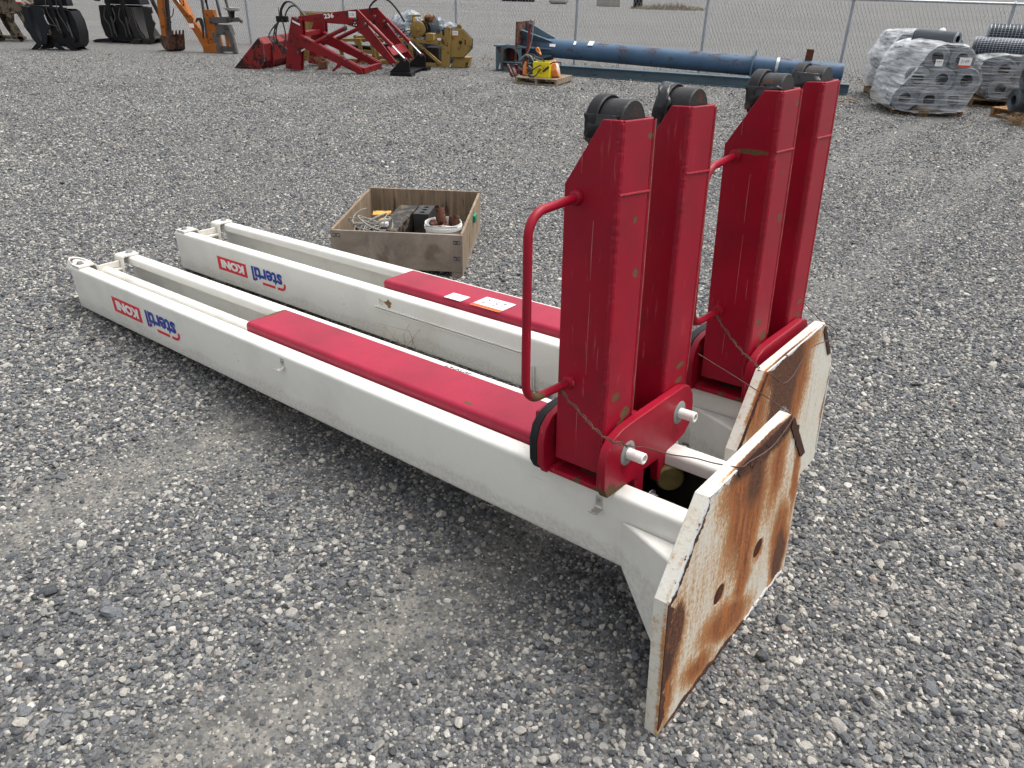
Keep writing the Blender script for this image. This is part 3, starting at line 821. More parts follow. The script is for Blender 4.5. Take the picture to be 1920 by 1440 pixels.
def holed_block(name, label, x, y, z, w, d, h, deg, n):
    mb = MB().box(-w / 2, w / 2, -d / 2, d / 2, 0, h)
    cu = [MB().cyl((0, -d / 2 + d * (i + .7) / (n + .4), h - .06), (0, -d / 2 + d * (i + .7) / (n + .4), h + .05), .017, n=18) for i in range(n)]
    me = boolean_holes(mb, cu, name)
    o = link(name, me, DUSTYBLACK, None, bevel=.003, label=label, cat='block')
    o.matrix_world = crate_mw @ Matrix.Translation((x, y, z)) @ Matrix.Rotation(math.radians(deg), 4, 'Z')
holed_block('holed_block', 'tall black block with three round holes in its top, in the crate', .475, .555, fl, .10, .21, .205, -3, 3)
holed_block('holed_block', 'low black block with a hole, between the crate wall and bucket', .485, .27, fl, .115, .20, .10, -4, 2)
# bucket and the rusty pipes in it
bk = crate_thing('plastic_bucket', 'white plastic bucket of rusty pipe pieces in the crate corner', 'bucket', .655, .20, fl + .022, 0, 0)
BUCKET = plain('bucket_plastic', (.82, .81, .77, 1), .38, var=.08, bump=.05)
MB().lathe([(.0, .004), (.092, .004), (.108, .205), (.110, .212), (.113, .212), (.113, .196), (.117, .196), (.117, .176), (.111, .174), (.094, .0), (.0, .0)], (0, 0, 0), (0, 0, 1), 40).build('bucket_wall', BUCKET, bk)
MB().tube([(.114 * math.cos(a), .114 * math.sin(a) - .002, .17 - .05 * math.sin(a)) for a in [math.pi * i / 20 for i in range(-20, 1)]], .0022, 6).build('bail_wire', STEEL, bk)
PIPE = worn('rusty_pipe', S(98, 62, 48), rust=(60, 38, 30), amt=.5, scale=18, rough=.75)
def pipe_piece(label, p, q, r, solid=False):
    p, q = Vector(p), Vector(q); ax = q - p; L = ax.length
    prof = [(r * .76, .004), (r * .76, L), (r, L), (r, 0), (r * .76, 0)] if not solid else [(0, L), (r * .9, L), (r, L - .004), (r, 0), (0, 0)]
    o = MB().lathe(prof, p, ax, 20, closed=not solid).build('pipe_piece', PIPE, None, label=label, cat='pipe', group='rusty pipe pieces in the bucket')
    o.matrix_world = bk.matrix_world
pipe_piece('long rusty pipe with a collar leaning across the bucket', (.03, .0, .06), (-.030, .045, .285), .027)
pipe_piece('wide rusty pipe at the right side of the bucket', (.05, .03, .06), (.062, .055, .235), .033)
pipe_piece('short rusty pipe with closed end at the left of the bucket', (-.03, .02, .07), (-.058, -.040, .222), .026, True)
pipe_piece('rusty pipe end low at the front of the bucket', (.01, .0, .06), (.022, -.050, .203), .025, True)
pipe_piece('thin grey pipe standing at the back of the bucket', (-.03, .06, .05), (-.050, .075, .29), .014)
# coils of cable
cc = crate_thing('cable_coil', 'tangled coil of grey cable at the left end of the crate', 'cable', .17, .20, fl + .085)
CABLE = plain('grey_cable', S(140, 138, 132), .5, var=.2, bump=0)
for k in range(9):
    rx, ry, a0 = random.uniform(.06, .12), random.uniform(.06, .10), random.uniform(0, 6)
    ox, oy = random.uniform(-.02, .07), random.uniform(-.02, .06)
    pts = [(ox + rx * math.cos(a0 + t), oy + ry * math.sin(a0 + t), .05 + .012 * k + .035 * math.sin(t * 1.5 + k)) for t in [i * .36 for i in range(20)]]
    MB().tube(pts, .0042, 6).build('cable_loop', CABLE, cc)
MB().box(.09, .135, .0, .04, .10, .125).build('cable_plug', PAPER, cc, bevel=.005)
lk = crate_thing('lock_block', 'small orange and grey latch piece beside the black block', 'latch', .215, .45, fl + .09, 20)
MB().box(-.03, .03, -.02, .02, 0, .075).build('latch_body', worn('orange_paint', S(206, 142, 34), amt=.62), lk, bevel=.006)
MB().cyl((.0, -.015, .05), (.03, -.05, .055), .022, n=16).build('latch_knob', DUSTYBLACK, lk)
pl_ = crate_thing('yellow_plate', 'flat mottled yellow plate resting on the parts in the crate', 'plate', .20, .55, fl + .165, 8, 6)
MB().box(-.07, .05, -.035, .035, 0, .010).build('plate_top', worn('mottled_yellow', S(206, 158, 66), rust=(120, 96, 80), amt=.55, scale=30), pl_, bevel=.002)
MB().box(-.065, .045, -.030, -.022, -.026, -.0005).build('plate_lip', DUSTYBLACK, pl_, bevel=.002)
MB().box(-.02, .03, -.02, .03, -.085, -.0265).build('plate_foot', DUSTYBLACK, pl_, bevel=.002)
for i_, (x_, y_, l_, w_, h_, dg_, lab) in enumerate(((.12, .70, .26, .07, .06, 25, 'short dark steel bar lying in the rear left of the crate'), (.30, .83, .34, .08, .05, -8, 'flat dark steel bar along the back wall of the crate'), (.56, .80, .26, .09, .07, 4, 'dark steel block at the back right of the crate'), (.70, .60, .30, .06, .08, 84, 'dark steel bar along the right wall of the crate'), (.19, .30, .24, .09, .05, -30, 'dark steel plate under the cable coil in the crate'))):
    o_ = MB().box(-l_ / 2, l_ / 2, -w_ / 2, w_ / 2, 0, h_).build('steel_bar', worn('crate_scrap_steel_%d' % i_, S(56, 54, 52), amt=.52, scale=20), None, bevel=.004, label=lab, cat='steel bar', group='loose steel in the crate')
    o_.matrix_world = crate_mw @ Matrix.Translation((x_, y_, fl)) @ Matrix.Rotation(math.radians(dg_), 4, 'Z')
tr = crate_thing('steel_channel', 'dark steel channel bracket lying in the crate behind the cables', 'bracket', .13, .42, fl, -12)
MB().prism([(-.07, 0), (-.07, .12), (-.058, .12), (-.058, .012), (.058, .012), (.058, .12), (.07, .12), (.07, 0)], -.06, .06, axis=1).build('channel_section', DUSTYBLACK, tr, bevel=.002)

# ------------------------------------------------------------------ chain-link fence
FA, FDEG = Vector((-6.6, 19.95, 0)), -20.378
fence = thing('chain_link_fence', 'galvanised chain-link fence across the gravel yard behind the machines', 'fence', FA, FDEG)
posts = [-2.72 + 2.7 * i for i in range(9)]
posts = [-2.72, -.05, 2.67, 5.51, 8.25, 10.88, 13.49, 16.06, 18.7]
for i, x in enumerate(posts):
    po = MB().lathe([(.029, -.05), (.029, 1.352), (.0, 1.352)], (x, .045, 0), (0, 0, 1), 14).build('post', GALV, fence)
    MB().lathe([(.034, 1.3525), (.034, 1.375), (.024, 1.415), (.0, 1.425)], (x, .045, 0), (0, 0, 1), 14).build('post_cap', GALV, po)
    MB().lathe([(.0335, .9), (.0335, .925), (.0295, .925), (.0295, .9)], (x, .045, 0), (0, 0, 1), 14, closed=True).build('tie_band', GALV, po)
for a, b in zip(posts, posts[1:]):
    MB().cyl((a, .003, 1.385), (b - .01, .003, 1.385), .021, n=12).build('top_rail', GALV, fence)
# woven wire: zig-zag wires standing side by side
mb = MB()
pit, H_ = .064, 1.37
nv = int(H_ / pit)
xs = np.arange(posts[0], posts[-1], pit)
V, F = [], []
rw = .0019
for i, x in enumerate(xs):
    base = len(V)
    for k in range(nv + 1):
        px = x + (pit * .52 if k % 2 else -pit * .0)
        py = .006 if (k % 2) else -.002
        z = .02 + k * pit
        V += [(px - rw, py, z), (px + rw, py - rw, z), (px + rw * .3, py + rw, z)]
    for k in range(nv):
        o = base + k * 3
        for j in range(3):
            F.append((o + j, o + (j + 1) % 3, o + 3 + (j + 1) % 3, o + 3 + j))
    base = len(V)
    for k in range(nv + 1):
        px = x + (pit * .52 if k % 2 else pit * 1.04)
        py = .002 if (k % 2) else -.004
        z = .02 + k * pit + .003
        V += [(px - rw, py, z), (px + rw, py - rw, z), (px + rw * .3, py + rw, z)]
    for k in range(nv):
        o = base + k * 3
        for j in range(3):
            F.append((o + j, o + (j + 1) % 3, o + 3 + (j + 1) % 3, o + 3 + j))
mb.add(V, F)
me = bpy.data.meshes.new('chain_mesh'); me.from_pydata(mb.v, [], mb.f)
link('chain_mesh', me, GALV, fence, kind='stuff')

# ------------------------------------------------------------------ small makers
def lot_tag(parent, x, y, z, w, h, number=None, band=True, deg=0):
    """upright paper tag facing -y"""
    MB().box(x - w / 2, x + w / 2, y - .003, y, z - h / 2, z + h / 2).build('lot_tag', PAPER, parent)
    if band: MB().box(x - w / 2, x + w / 2, y - .0048, y - .003, z - h / 2, z - h / 2 + h * .18).build('tag_band', ORANGE_RED, parent)
    if number: text('tag_number', number, h * .55, INK, parent, (x - w * .40, y - .0045, z - h * .10), (1, 0, 0), (0, 0, 1), -.0005, w / h * .64)
ORANGE_RED = plain('red_label_band', S(226, 66, 34), .5, var=.03, bump=0)
LRED = worn('loader_red_paint', S(126, 14, 24), rust=(64, 30, 26), amt=.565, scale=6, rough=.42, dark=(30, 16, 16))
LRED_WORN = worn('worn_bucket_red', S(128, 24, 28), rust=(60, 34, 32), amt=.51, scale=4, rough=.5, dark=(34, 22, 22))
MBLACK = plain('black_machine_paint', (.0055, .0058, .007, 1), .5, var=.4, bump=.15, spec=.22)
NAVYBLK = plain('navy_black_paint', S(22, 26, 34), .5, var=.25, bump=.1, spec=.25)
YEL = worn('faded_yellow_paint', S(150, 124, 66), rust=(104, 72, 40), amt=.565, scale=7, rough=.55, dark=(48, 36, 24))
ORG = worn('backhoe_orange_paint', S(168, 96, 32), rust=(88, 54, 30), amt=.57, scale=8, rough=.5, dark=(40, 28, 20))
GREYST = worn('grey_machine_steel', S(84, 82, 80), rust=(88, 62, 48), amt=.56, scale=9, rough=.5)
BLUEP = worn('faded_blue_paint', S(70, 96, 122), rust=(96, 74, 68), amt=.55, scale=7, rough=.5, dark=(46, 60, 78), stretch=(.5, 1, 1))
BLUEG = worn('blue_grey_paint', S(88, 108, 120), rust=(40, 72, 108), amt=.585, scale=11, rough=.5, dark=(50, 66, 84), stretch=(.5, 1, 1.5))
BROWNST = worn('muddy_brown_steel', S(104, 94, 80), rust=(64, 52, 40), amt=.5, scale=6, rough=.7)
BUCKETRUST = worn('brown_bucket_steel', S(96, 66, 50), rust=(70, 50, 42), amt=.5, scale=8, rough=.65)
def hose(parent, ctrl, r=.014, name='hose', mat=None):
    return MB().tube(smooth_curve(ctrl, 7), r, 8).build(name, mat or HOSE, parent)
def ram(parent, p, q, e, r, rod, mat):
    """hydraulic ram: painted barrel p-q and bright rod q-e"""
    bo = MB().cyl(p, q, r, n=16).build('ram_barrel', mat, parent)
    d = (Vector(q) - Vector(p)).normalized()
    MB().cyl(Vector(q) - d * .03, Vector(q) + d * .012, r * 1.14, n=16).build('gland', mat, bo)
    MB().cyl(Vector(q) + d * .012, e, rod, n=12).build('ram_rod', CHROME, bo)
    MB().cyl(Vector(e) + Vector((0, -.04, 0)), Vector(e) + Vector((0, .04, 0)), rod * 1.9, n=14).build('rod_eye', mat, bo)

# ------------------------------------------------------------------ red front loader
ld = thing('front_loader', 'red tractor front loader numbered 236 with bucket, standing on the gravel', 'loader', (-2.32, 14.515, 0), -10)
WL = 1.0
def plate2(poly, y0, y1, name, mat, parent=ld, bevel=.004): return MB().prism(poly, y0, y1, axis=1).build(name, mat, parent, bevel=bevel)
bp = [(-3.03, .015), (-2.49, .53), (-2.40, .43), (-2.43, .14), (-2.55, .0)]
bw0, bw1 = -.10, 1.25
bk_ = plate2(bp, bw0, bw0 + .02, 'bucket_side', LRED_WORN)
plate2(bp, bw1 - .02, bw1, 'bucket_side', LRED_WORN)
shell = strip([(-2.49, .53), (-2.40, .43), (-2.43, .14), (-2.55, .0), (-3.03, .012)], .014)
plate2(shell, bw0 + .0205, bw1 - .0205, 'bucket_shell', LRED_WORN, bevel=.003)
plate2([(-3.05, .004), (-2.90, .022), (-2.90, .034), (-3.05, .012)], bw0 - .005, bw1 + .005, 'cutting_edge', BUCKETRUST)
for y in (.18, .88):
    plate2([(-2.46, .02), (-2.38, .06), (-2.37, .40), (-2.42, .46)], y, y + .03, 'bucket_rib', LRED_WORN)
for y, nm in ((-.02, 'upright'), (WL - .02, 'upright')):
    up = [(-1.80, .90), (-1.62, .86), (-1.63, .62), (-1.70, .30), (-1.745, .01), (-2.03, .03), (-1.90, .62)]
    plate2(up, y - .05, y - .01, nm, LRED)
    plate2([(p[0] + .01, p[1]) for p in up], y + .05, y + .09, nm, LRED)
    ua = [(-1.70, .905), (-.57, 1.05), (-.37, .86), (-.395, .79), (-.51, .72), (-.80, .80), (-1.66, .825)]
    plate2(ua, y - .005, y + .045, 'upper_arm', LRED, bevel=.006)
    plate2([(-.64, .76), (-.51, .722), (-.392, .79), (.095, .215), (.04, .14), (-.02, .17)], y - .003, y + .040, 'lower_arm', LRED, bevel=.006)
    plate2([(-1.66, .61), (-1.32, .46), (-.55, .095), (-.51, .005), (-.61, .005), (-1.07, .19), (-1.69, .42)], y - .10, y - .06, 'sub_frame', LRED)
    plate2([(-1.66, .615), (-1.32, .465), (-.53, .10), (-.535, .075), (-1.32, .43), (-1.66, .585)], y - .0595, y + .02, 'frame_flange', LRED)
    ram(ld, (-.79, y - .02, .75), (-1.45, y - .03, .465), (-1.74, y - .03, .31), .036, .016, LRED)
    ram(ld, (-.37, y - .055, .86), (.05, y - .055, .49), (.29, y - .045, .265), .036, .016, LRED)
    plate2([(-.01, .055), (.20, .25), (.24, .27), (.33, .265), (.36, .23), (.37, .02), (.03, .0)], y - .065, y - .02, 'quick_hitch', MBLACK)
    plate2([(.02, .0), (.02, .05), (.40, .06), (.42, .0)], y - .14, y + .12, 'hitch_foot', MBLACK)
    plate2([(-.98, .16), (-.92, .20), (-.92, .10), (-.98, .08), (-1.06, .02), (-1.10, .03), (-1.08, .06), (-1.03, .09)], y - .12, y - .101, 'stand_hook', LRED)
for (x_, z_) in ((-1.70, .865), (-.60, .90), (-.42, .82), (-.79, .75), (-1.74, .31), (.06, .17), (.29, .265), (-1.62, .52), (-.9, .27), (-.8, .22)):
    for y_ in (-.105, WL - .105):
        MB().lathe([(.0, -.012), (.020, -.012), (.024, .0), (.024, .05), (.0, .05)], (x_, y_, z_), (0, 1, 0), 12).build('pivot_pin', GREYST, ld)
MB().box(-.60, -.50, -.0595, WL - .13, .005, .095).build('cross_member', LRED, ld, bevel=.004)
MB().prism([(-.10, .44), (-.08, .46), (.03, .32), (.01, .30)], .045, WL - .03, axis=1).build('cross_plate', LRED, ld, bevel=.003)
MB().box(-1.86, -1.70, .075, WL - .07, .56, .64).build('cross_member', LRED, ld, bevel=.004)
MB().box(.12, .34, .06, WL - .1, .03, .05).build('hitch_plate', MBLACK, ld, bevel=.003)
text('loader_number', '236', .098, PAPER, ld, (-1.20, -.0262, .885), (1, 0, .12), (-.12, 0, 1), .0030, 1.25)
text('maker_letters', 'MF', .11, plain('black_decal2', (.01, .01, .01, 1), .4, bump=0), ld, (-.80, -.0262, .925), (1, 0, .12), (-.12, 0, 1), .006, 1.2)
lot_tag(ld, -.665, -.034, .955, .135, .115, '2155')
em = MB()
for k in range(3):
    a = math.radians(90 + 120 * k)
    em.cyl((-.63 + .035 * math.cos(a), -.0255, .815 + .032 * math.sin(a)), (-.63 + .035 * math.cos(a), -.0275, .815 + .032 * math.sin(a)), .026, n=14)
em.build('emblem', MBLACK, ld)
em = MB()
for k in range(3):
    a = math.radians(90 + 120 * k); cx_, cz_ = -.63 + .026 * math.cos(a), .812 + .026 * math.sin(a)
    em.prism([(cx_ - .014, cz_ - .010), (cx_ + .014, cz_ - .010), (cx_, cz_ + .014)], -.0295, -.0278, axis=1)
em.build('emblem_mark', PAPER, ld)
MB().prism([(-1.80, .845), (-1.66, .79), (-1.65, .755), (-1.79, .81)], -.0745, -.0705, axis=1).build('white_strip', PAPER, ld)
for y in (.0, .05):
    hose(ld, [(-1.55, y, .88), (-1.68, y, 1.02), (-1.80, y, 1.12), (-1.93, y, 1.12), (-2.03, y, 1.0), (-2.06, y, .86)])
hose(ld, [(-1.62, .1, .88), (-1.74, .1, 1.04), (-1.86, .1, 1.06), (-1.96, .1, .98), (-2.0, .05, .85)])
for k in range(4):
    hose(ld, [(-2.02 + .02 * k, -.03, .88), (-2.12 - .03 * k, -.04 + .02 * k, .72), (-2.17 - .045 * k + .1 * (k == 2), -.02, .52), (-2.13 + .04 * k, .0, .36), (-2.08 + .05 * k, .0, .25)], .011)
hose(ld, [(-2.0, -.05, .85), (-1.96, -.06, .6), (-2.02, -.06, .38), (-1.97, -.05, .26)], .012)
MB().box(-2.12, -1.92, -.05, .06, .80, .90).build('valve_block', MBLACK, ld, bevel=.01)
for x in (-2.07, -2.01):
    MB().cyl((x, 0, .90), (x, 0, 1.04), .006, n=8).build('valve_lever', RUST, ld)
hose(ld, [(-.70, .9, .95), (-.66, .9, 1.08), (-.50, .92, 1.20), (-.32, .95, 1.17), (-.18, 1.0, 1.02), (-.06, 1.05, .82)], .018, 'hose')

# ------------------------------------------------------------------ dry weed clumps
DRY = plain('dry_straw', S(150, 124, 92), .9, var=.3, bump=0)
REDWEED = plain('dry_red_stems', S(132, 92, 70), .9, var=.3, bump=0)
def weed(name, label, cx, cy, r, h, n, mat, seed, tk=1.0):
    rd = random.Random(seed)
    mb = MB()
    for i in range(n):
        a, d = rd.uniform(0, 6.283), rd.uniform(.1, 1) * r
        p0 = Vector((cx + rd.uniform(-.3, .3) * r, cy + rd.uniform(-.3, .3) * r, -.01))
        p2 = Vector((cx + d * math.cos(a), cy + d * math.sin(a), h * rd.uniform(.3, 1)))
        p1 = (p0 + p2) / 2 + Vector((rd.uniform(-1, 1), rd.uniform(-1, 1), rd.uniform(.2, 1))) * r * .35
        mb.tube([p0, p1, p2], [.0035 * tk, .0028 * tk, .0012 * tk], 3, caps=False)
        if i % 2 == 0:
            q = p1.lerp(p2, .5)
            mb.tube([q, q + Vector((rd.uniform(-1, 1), rd.uniform(-1, 1), rd.uniform(.0, 1))) * r * .4], [.0022 * tk, .001 * tk], 3, caps=False)
    return mb.build(name, mat, None, label=label, cat='weed')
weed('dry_weed', 'dry reddish weed clump growing beneath the red loader arms', -3.72, 15.15, .26, .30, 90, REDWEED, 1)

# ------------------------------------------------------------------ yellow winch frame behind the loader
ym = thing('winch_frame', 'faded yellow steel frame with drum, motor and eight-sided end plate behind the loader', 'machine', (-1.3, 15.97, 0), -10)
YD = .85
def yp(poly, y0, y1, name, mat=None, bevel=.004): return plate2(poly, y0, y1, name, mat or YEL, ym, bevel)
octo = [(-.10, .69), (.18, .69), (.36, .53), (.36, .36), (.18, .19), (-.10, .19)]
ep = yp(octo, -.02, .0, 'end_plate')
yp([(p[0] * 1.02 + .004, .44 + (p[1] - .44) * 1.03) for p in octo], .0005, .035, 'end_plate_rim', DARKSTEEL)
MB().lathe([(.0, -.03), (.018, -.03), (.02, -.012), (.034, -.010), (.036, .0), (.0, .0)], (.135, -.0205, .46), (0, 1, 0), 18).build('axle_boss', DARKSTEEL, ep)
MB().box(.215, .245, -.0235, -.0205, .42, .51).build('rust_patch', RUST, ep)
for y in (-.03, YD):
    yp([(-.14, .72), (-.10, .735), (-.06, .72), (-.05, .69), (-.09, .005), (-.25, .005), (-.235, .44)], y - .04, y + .01, 'end_post')
    yp([(-.92, .50), (-.235, .445), (-.235, .395), (-.92, .44)], y - .02, y + .02, 'top_rail')
    MB().beam((-.76, y, .43), (-.27, y, .05), .05, .055).build('brace', YEL, ym, bevel=.004)
    MB().beam((-2.35, y, .05), (-.25, y, .035), .05, .06).build('bottom_rail', YEL, ym, bevel=.004)
    MB().beam((-2.35, y, .42), (-.9, y, .47), .05, .055).build('top_rail', YEL, ym, bevel=.004)
    for x in (-2.3, -1.88, -1.62, -.83):
        MB().beam((x, y - .035, .0), (x - .06, y - .035, .46), .05, .07, (1, 0, 0)).build('frame_upright', YEL, ym, bevel=.004)
    MB().beam((-2.3, y - .03, .24), (-1.6, y - .03, .22), .03, .07).build('mid_rail', YEL, ym, bevel=.003)
yp([(.0, .19), (.30, .19), (.26, .02), (.16, .0), (-.09, .0)], .04, .30, 'skid_foot')
yp([(-.42, .46), (-.24, .66), (-.20, .46)], -.05, -.03, 'web_plate')
MB().lathe([(.0, -.03), (.035, -.03), (.04, -.012), (.13, -.008), (.150, .0), (.152, .05), (.140, .06), (.0, .06)], (-.72, -.05, .665), (0, 1, 0), 36).build('drum_cover', YEL, ym)
MB().lathe([(.0, .0), (.145, .0), (.145, .012), (.10, .016), (.10, .22), (.145, .225), (.145, .24), (.0, .24)], (-.68, .015, .665), (0, 1, 0), 32).build('cable_drum', DARKSTEEL, ym)
MB().lathe([(.0, .0), (.072, .0), (.078, .01), (.078, .05), (.066, .055), (.066, .16), (.0, .17)], (-.56, .06, .855), (.96, -.25, 0), 24).build('winch_motor', worn('motor_paint', S(120, 92, 66), amt=.5, scale=12), ym)
MB().lathe([(.0, -.01), (.08, -.01), (.084, .0), (.08, .01), (.0, .01)], (-.57, .06, .855), (.96, -.25, 0), 24).build('motor_flange', YEL, ym)
MB().box(-.84, -.81, -.04, .12, .45, .92).build('motor_bracket', YEL, ym, bevel=.003)
MB().box(-.84, -.66, -.03, .0, .885, .92).build('motor_bracket', YEL, ym, bevel=.003)
MB().box(-.56, -.40, -.06, .16, .46, .60).build('gear_box', YEL, ym, bevel=.008)
MB().box(-.62, -.35, .12, .55, .10, .34).build('engine_block', DARKSTEEL, ym, bevel=.02)
MB().box(-1.55, -.95, .15, .65, .12, .36).build('engine_block', DARKSTEEL, ym, bevel=.02)
MB().cyl((-2.3, .1, .30), (-1.75, .06, .28), .045, n=16).build('dark_ram', MBLACK, ym)
MB().cyl((-1.75, .06, .28), (-1.45, .04, .27), .018, n=12).build('ram_rod', CHROME, ym)
lot_tag(ym, .03, -.024, .615, .115, .095, '2156')
lot_tag(ym, -.285, -.052, .505, .075, .045, None, False)
for k in range(10):
    x = random.uniform(-1.9, -.9)
    hose(ym, [(x, random.uniform(.0, .4), .40), (x + random.uniform(-.2, .2), random.uniform(.0, .4), random.uniform(.50, .68)), (x + random.uniform(-.3, .3), random.uniform(0, .4), random.uniform(.5, .62)), (x + random.uniform(-.4, .4), random.uniform(0, .4), .40)], .012)
for k in range(6):
    hose(ym, [(-.42 + .05 * k, .3, .42), (-.38 + .05 * k, .32, .62 + .03 * (k % 3)), (-.30 + .05 * k, .34, .55), (-.2 + .03 * k, .36, .42)], .014)
bd_ = thing('yellow_board', 'upright faded yellow board with handwriting behind the red loader posts', 'board', (-1.3, 15.97, 0), -10)
MB().prism([(-3.22, .0), (-3.20, .895), (-2.72, .885), (-2.74, .0)], .05, .075, axis=1).build('board_face', YEL, bd_, bevel=.003)
MB().box(-3.20, -2.30, .05, .078, .896, .915).build('board_edge', YEL, bd_, bevel=.003)
text('board_writing', 'Lewis', .10, INK, bd_, (-3.02, .0485, .60), (1, 0, 0), (0, 0, 1), -.001, 1.0)

# bundle under silver sheeting
def lumpy(name, mat, parent, c, r, seed, amp=.2, sub=4, flat=True, **kw):
    bm = bmesh.new(); bmesh.ops.create_icosphere(bm, subdivisions=sub, radius=1)
    rd = random.Random(seed); ph = [(Vector((rd.gauss(0, 1), rd.gauss(0, 1), rd.gauss(0, 1))).normalized(), rd.uniform(2, 9), rd.uniform(0, 6), rd.uniform(.4, 1)) for _ in range(14)]
    for v in bm.verts:
        d = v.co.normalized(); k = 1 + amp * sum(w / f * 2.2 * abs(math.sin(f * d.dot(a) + p)) for a, f, p, w in ph) - amp * 1.2
        v.co = Vector((d.x * r[0], d.y * r[1], d.z * r[2])) * k + Vector(c)
        if v.co.z < -.02: v.co.z = -.02
    me = bpy.data.meshes.new(name); bm.to_mesh(me); bm.free()
    if not flat:
        me.polygons.foreach_set('use_smooth', [True] * len(me.polygons))
    return link(name, me, mat, parent, **kw)
def sheet_mat():
    m = M('silver_sheeting')
    n = m.noise(7, 5, .65, dist=1.2)
    c = m.mix(m.ramp(n, [(.35, 0), (.6, 1)]), S(66, 76, 84), S(158, 166, 170))
    return m.done(c, .25, .1, m.bump(n, .7, .05))
tb = lumpy('sheeted_bundle', sheet_mat(), None, (0, 0, .42), (.34, .28, .42), 5, .20, label='crumpled silver plastic sheeting over a bundle behind the yellow frame', cat='bundle')
tb.location = (-2.30, 16.95, 0); 
tb2 = lumpy('sheeted_bundle', plain('dark_grey_sheeting', S(78, 88, 94), .35, var=.4, scale=8), None, (0, 0, .32), (.30, .26, .34), 8, .22, label='low dark grey sheeted bundle behind the yellow drum', cat='bundle')
tb2.location = (-1.70, 16.95, 0)

# ------------------------------------------------------------------ orange backhoe attachment
bh = thing('backhoe_attachment', 'orange backhoe attachment with brown toothed bucket and grey stabiliser frame', 'backhoe', (-7.3, 17.9, 0), -8)
def hp(poly, y0, y1, name, mat=ORG, bevel=.004): return plate2(poly, y0, y1, name, mat, bh, bevel)
hbm = Matrix.Translation((-.36, .02, 0)) @ Matrix.Rotation(math.radians(-38), 4, 'Z')
def hbk(mb, name):
    me_ = mb.mesh(name); me_.transform(hbm); return link(name, me_, BUCKETRUST, bh, .004)
hb = [(-.32, .29), (-.345, .14), (-.25, .035), (-.06, .0), (.06, .03), (.16, .34), (.02, .31), (-.12, .24)]
hbk(MB().prism(hb, -.18, -.162, axis=1), 'bucket_side'); hbk(MB().prism(hb, .162, .18, axis=1), 'bucket_side')
hbk(MB().prism(strip([(-.32, .29), (-.345, .14), (-.25, .035), (-.06, .0), (.06, .03), (.16, .34)], .015), -.1615, .1615, axis=1), 'bucket_shell')
for k in range(5):
    y = -.152 + .076 * k
    hbk(MB().prism([(.12, .28), (.155, .27), (.175, .34), (.20, .43), (.15, .37)], y - .017, y + .017, axis=1), 'bucket_tooth')
hp([(-.56, .26), (-.60, .30), (-.50, .40), (-.44, .30)], -.04, .04, 'bucket_link', GREYST)
hp([(-.60, .30), (-.49, .28), (-.47, .6), (-.40, 1.30), (-.52, 1.34), (-.58, .8)], -.06, .05, 'dipper_arm')
hp([(-.465, .28), (-.41, .30), (-.30, 1.30), (-.355, 1.31)], -.045, .045, 'dipper_ram', DARKSTEEL)
hp([(-.34, 1.34), (-.16, 1.36), (.08, .96), (.22, .62), (.44, .30), (.52, .02), (.38, .0), (.24, .30), (.04, .66), (-.22, 1.05)], -.08, .06, 'boom', bevel=.008)
hp([(-.06, .98), (.02, 1.02), (.26, .66), (.19, .62)], -.12, -.0805, 'boom_rib')
ram(bh, (.18, -.12, .72), (.02, -.12, .92), (-.16, -.12, 1.18), .034, .016, ORG)
lot_tag(bh, .19, -.128, .52, .11, .10, None)
hp([(.48, .06), (.48, .84), (.68, .85), (.72, .08)], -.05, .12, 'swing_post', bevel=.008)
hp([(.36, .0), (.36, .14), (.70, .20), (.74, .0)], -.12, .16, 'base_casting', bevel=.01)
for x0_, x1_ in ((.40, .48), (.80, .76), (1.02, .96)):
    MB().beam((x0_ + .05, -.02, .3 if x0_ < .5 else .62), (x1_ - .02, .0, 1.45), .045, .045, (0, 1, 0)).build('upright_bar', GREYST, bh, bevel=.004)
MB().cyl((.56, .0, .84), (.545, .0, 1.0), .02, n=10).build('control_lever', MBLACK, bh)
MB().cyl((.545, .0, .98), (.54, .0, 1.06), .026, n=10).build('lever_knob', MBLACK, bh)
hp([(.60, .58), (.60, .70), (1.0, .72), (1.0, .60)], -.10, .10, 'cross_head', GREYST)
hp([(1.0, .61), (1.0, .69), (1.26, .72), (1.32, .66), (1.30, .60), (1.25, .65), (1.24, .63)], -.06, .02, 'stabiliser_arm', GREYST)
hp([(.70, .36), (.72, .56), (1.0, .56), (1.06, .36)], -.08, .10, 'frame_box', GREYST)
for (a, b_) in (((.66, .40), (.74, .0)), ((1.02, .40), (1.10, .0))):
    MB().beam((a[0], -.05, a[1]), (b_[0], -.09, b_[1]), .10, .09, (0, 1, 0)).build('stabiliser_leg', GREYST, bh, bevel=.006)
MB().beam((.90, .0, .4), (.92, -.02, .05), .07, .07, (0, 1, 0)).build('inner_leg', ORG, bh, bevel=.004)
MB().box(.74, 1.05, -.08, .05, .03, .14).build('foot_beam', GREYST, bh, bevel=.006)
st = MB().lathe([(.0, .84), (.13, .84), (.155, .86), (.16, .90), (.13, .885), (.0, .875)], (1.12, .0, 0), (0, 0, 1), 20).build('operator_seat', plain('pale_seat_vinyl', S(150, 148, 142), .6, var=.3), bh)
MB().cyl((1.08, 0, .64), (1.12, 0, .842), .045, n=12).build('seat_post', MBLACK, bh)
for k in range(5):
    hose(bh, [(.30, -.13, .60), (.38 + .02 * k, -.16, .68), (.44 + .01 * k, -.16, .5), (.42, -.14, .28)], .012)
hose(bh, [(-.45, -.1, .85), (-.36, -.14, .68), (-.22, -.14, .70), (-.16, -.12, .86)], .010)
hose(bh, [(-.12, -.1, 1.18), (.05, -.13, 1.12), (.10, -.13, .98), (.06, -.12, .88)], .010)

